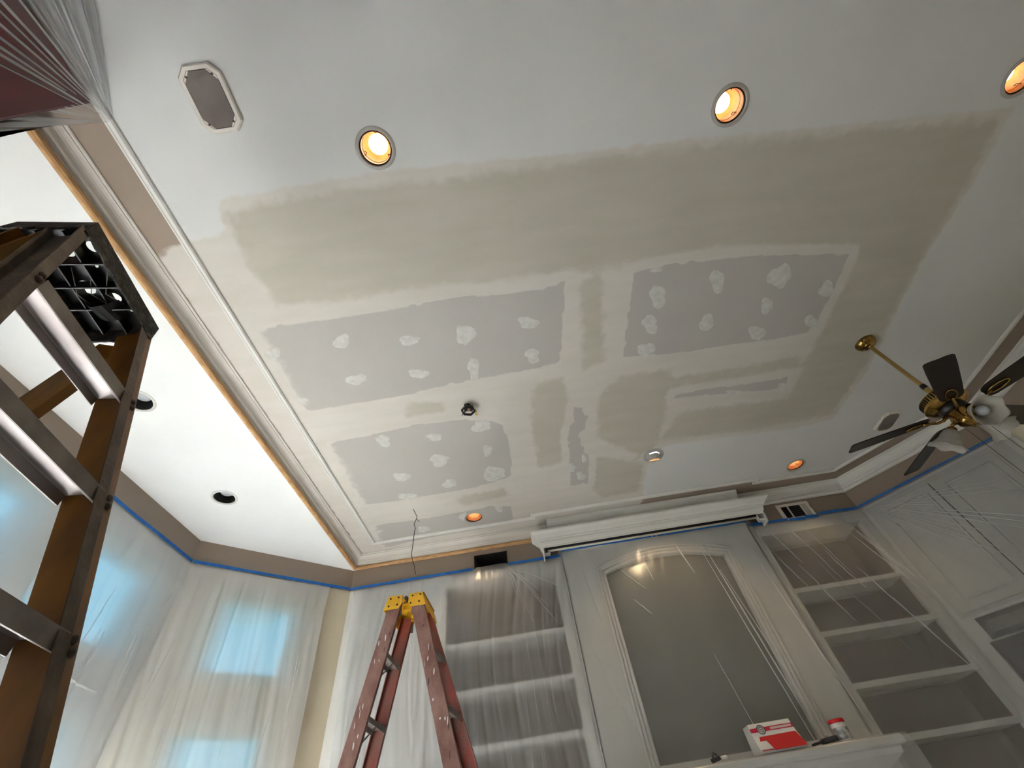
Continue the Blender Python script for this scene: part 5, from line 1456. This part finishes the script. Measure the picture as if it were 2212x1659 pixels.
SF_gather = (mb.v, nu, NV)
for k in range(22):
    th = .04 + .93 * k / 21 + rng.uniform(-.012, .012); v0 = rng.uniform(.02, .3)
    crease(o, SF_gather, (th, v0), (th + rng.uniform(-.006, .006), rng.uniform(.75, .99)), rng.uniform(.003, .011) * (2.5 if k > 19 or k < 4 else 1), seed=210 + k, n=18)

# ------------------------------------------------------------------ blue masking tape
def tape(p, q, nrm, label, hh=.024, zoff=0.0, seed=0):
    p = Vector(p); q = Vector(q); n = max(3, int((q - p).length / .06)); nn = Vector(nrm).normalized()
    mb = MB()
    for k in range(n + 1):
        c = p.lerp(q, k / n)
        a = .003 * nz3(c.x * 6, c.y * 6, seed); b = .005 * nz3(c.x * 9, c.y * 9, seed + 5)
        for dz in (a, -hh + b):
            for o_ in (.0275, .0295):
                mb.v.append(c + nn * o_ + Vector((0, 0, dz)))
    mb.f = []
    for k in range(n):
        i = k * 4; j = i + 4
        mb.f += [(i, j, j + 2, i + 2), (i + 1, i + 3, j + 3, j + 1), (i, i + 1, j + 1, j), (i + 2, j + 2, j + 3, i + 3)]
    mb.f += [(0, 2, 3, 1), (n * 4, n * 4 + 1, n * 4 + 3, n * 4 + 2)]
    return tag(mb.build('masking_tape', 'tape'), label, 'tape', 'blue masking tape strips')
IN_ = (0, -1, 0)
tape((-1.725, YB, TZ), (-.575, YB, TZ + .004), IN_, 'blue tape strip along the far wall from the bay corner to the open duct', seed=1)
tape((-.235, YB, TZ), (.262, YB, TZ), IN_, 'blue tape strip from the open duct to the chimney breast', seed=2)
tape((.27, YF + .006, 1.972), (2.035, YF + .006, 1.972), IN_, 'blue tape strip along the top of the chimney breast', seed=3)
tape((2.04, YB, TZ), (2.44, YB, TZ), IN_, 'blue tape strip from the chimney breast to the white register', seed=4)
tape((2.745, YB, TZ + .008), (3.125, YB, TZ + .002), IN_, 'blue tape strip from the white register to the corner of the angled wall', seed=5)
tape((2.45, YB - .001, RZ0 + .008), (2.60, YB - .001, RZ0 + .004), (0, -1, 0), 'blue tape piece stuck under the middle of the white register', hh=.03, seed=6)
tape((2.605, YB - .001, RZ0 + .012), (2.725, YB - .001, RZ0 + .006), (0, -1, 0), 'blue tape piece stuck under the lever end of the white register', hh=.03, seed=7)
tape((P3[0] - .008, P3[1] - .008, TZ + .003), (3.985, 3.004, TZ + .004), inn, 'blue tape strip along the angled wall above the white cabinet', seed=8)
tape((3.985, 3.004, TZ + .004), (4.005, 2.93, TZ + .03), (-1, -.25, 0), 'short blue tape end turning up beside the ceiling fan shades', hh=.03, seed=9)
tape(wb(.02, TZ, 0), wb(1.30, TZ, 0), (n45.x, n45.y, 0), 'blue tape strip along the angled bay wall next to the red ladder', seed=10)
tape(wl(.2, TZ, 0), wl(2.96, TZ, 0), (1, 0, 0), 'blue tape strip along the long bay wall', seed=11)

# ------------------------------------------------------------------ outside the bay windows
struct('lawn', MB().box((-60, 2.0, FL - .35), (-9.0, 60, FL - .30)), 'lawn', 'green lawn outside the bay windows')
struct('lawn', MB().box((-9.0, 9.0, FL - .35), (40, 60, FL - .30)), 'lawn', 'green lawn beyond the far wall')
struct('added_paving', MB().box((-40, -30, FL - .35), (-9.0, 2.0, FL - .30)), 'added_paving', 'added grey paving beside the house')
struct('added_paving', MB().box((-9.0, -30, FL - .35), (-2.9, 9.0, FL - .30)), 'added_paving', 'added grey paving outside the bay windows')
struct('added_paving', MB().box((-2.9, 4.6, FL - .35), (10, 9.0, FL - .30)), 'added_paving', 'added grey paving beyond the far wall')
struct('added_paving', MB().box((-2.9, -14, FL - .35), (10, YN - .3, FL - .30)), 'added_paving', 'added grey paving behind the house')
def bush(x, y, z, r, hgt, seed, label, m, trunk=False, cat='bush', group='shrubs outside the bay'):
    t = thing('tree' if trunk else 'bush', label, cat, (x, y, FL - .3), group)
    me = bmesh.new(); bmesh.ops.create_icosphere(me, subdivisions=4, radius=1.0)
    mb = MB()
    for v in me.verts:
        p = v.co; k = 1 + .28 * nz3(p.x * 2.2 + seed, p.y * 2.2, p.z * 2.2) + .14 * nz3(p.x * 6, p.y * 6 + seed, p.z * 6)
        mb.v.append((x + p.x * r * k, y + p.y * r * k, z + p.z * hgt * k))
    mb.f = [tuple(v.index for v in f.verts) for f in me.faces]; me.free()
    mb.build('foliage', m, t, smooth=True)
    if trunk:
        MB().tube([(x, y, FL - .3), (x + .05, y, (FL + z) / 2), (x, y, z)], [.2, .15, .1], 8).build('trunk', 'bark', t, smooth=True)
    else:
        MB().tube([(x, y, FL - .3), (x, y, z)], .06, 6).build('stem', 'bark', t)
def hedge(x, y, dx, dy, ln, top, seed, label):
    t = thing('hedge', label, 'hedge', (x, y, FL - .3), 'hedges on the lawn')
    d = Vector((dx, dy, 0)).normalized(); nn = Vector((-d.y, d.x, 0)); mb = MB(); nu, nv = 70, 26
    prof = [(-.55 + .0 * q, FL - .3 + (top - FL + .3) * q / 9) for q in range(10)] + [(-.45 + .9 * q / 7, top + .05) for q in range(8)] + [(.55, top - (top - FL + .3) * q / 9) for q in range(10)]
    for i in range(nu + 1):
        for j, (o, z) in enumerate(prof):
            p = Vector((x, y, z)) + d * (ln * (i / nu - .5)) + nn * o
            k = .16 * nz3(p.x * 1.6 + seed, p.y * 1.6, z * 1.6) + .10 * nz3(p.x * 4.5, p.y * 4.5 + seed, z * 4.5)
            mb.v.append(p + nn * (k if o > 0 else -k) + Vector((0, 0, k * .9 if z > top - .3 else 0)))
    m = len(prof)
    mb.f = [(i * m + j, i * m + j + 1, (i + 1) * m + j + 1, (i + 1) * m + j) for i in range(nu) for j in range(m - 1)]
    mb.f += [tuple(range(m)), tuple(range(nu * m, (nu + 1) * m))]
    mb.build('foliage', 'leaf', t, smooth=True)
    for q in (-.3, 0, .3):
        p = Vector((x, y, 0)) + d * ln * q
        MB().tube([(p.x, p.y, FL - .3), (p.x, p.y, top - .5)], .05, 6).build('stem', 'bark', t)
hedge(-10.2, 5.2, 0, 1, 9.0, 1.55, 1, 'clipped green hedge along the lawn outside the long bay wall')
hedge(-6.9, 12.6, 1, .35, 7.0, 1.75, 2, 'clipped green hedge facing the angled bay window')
bush(-8.3, 11.0, 6.9, 2.6, 1.2, 5, 'pale green tree with a high crown facing the angled bay window', 'leaf_pale', True, 'tree', 'trees on the lawn')

# tidy helper data
for o in bpy.data.objects:
    if '_org' in o: del o['_org']
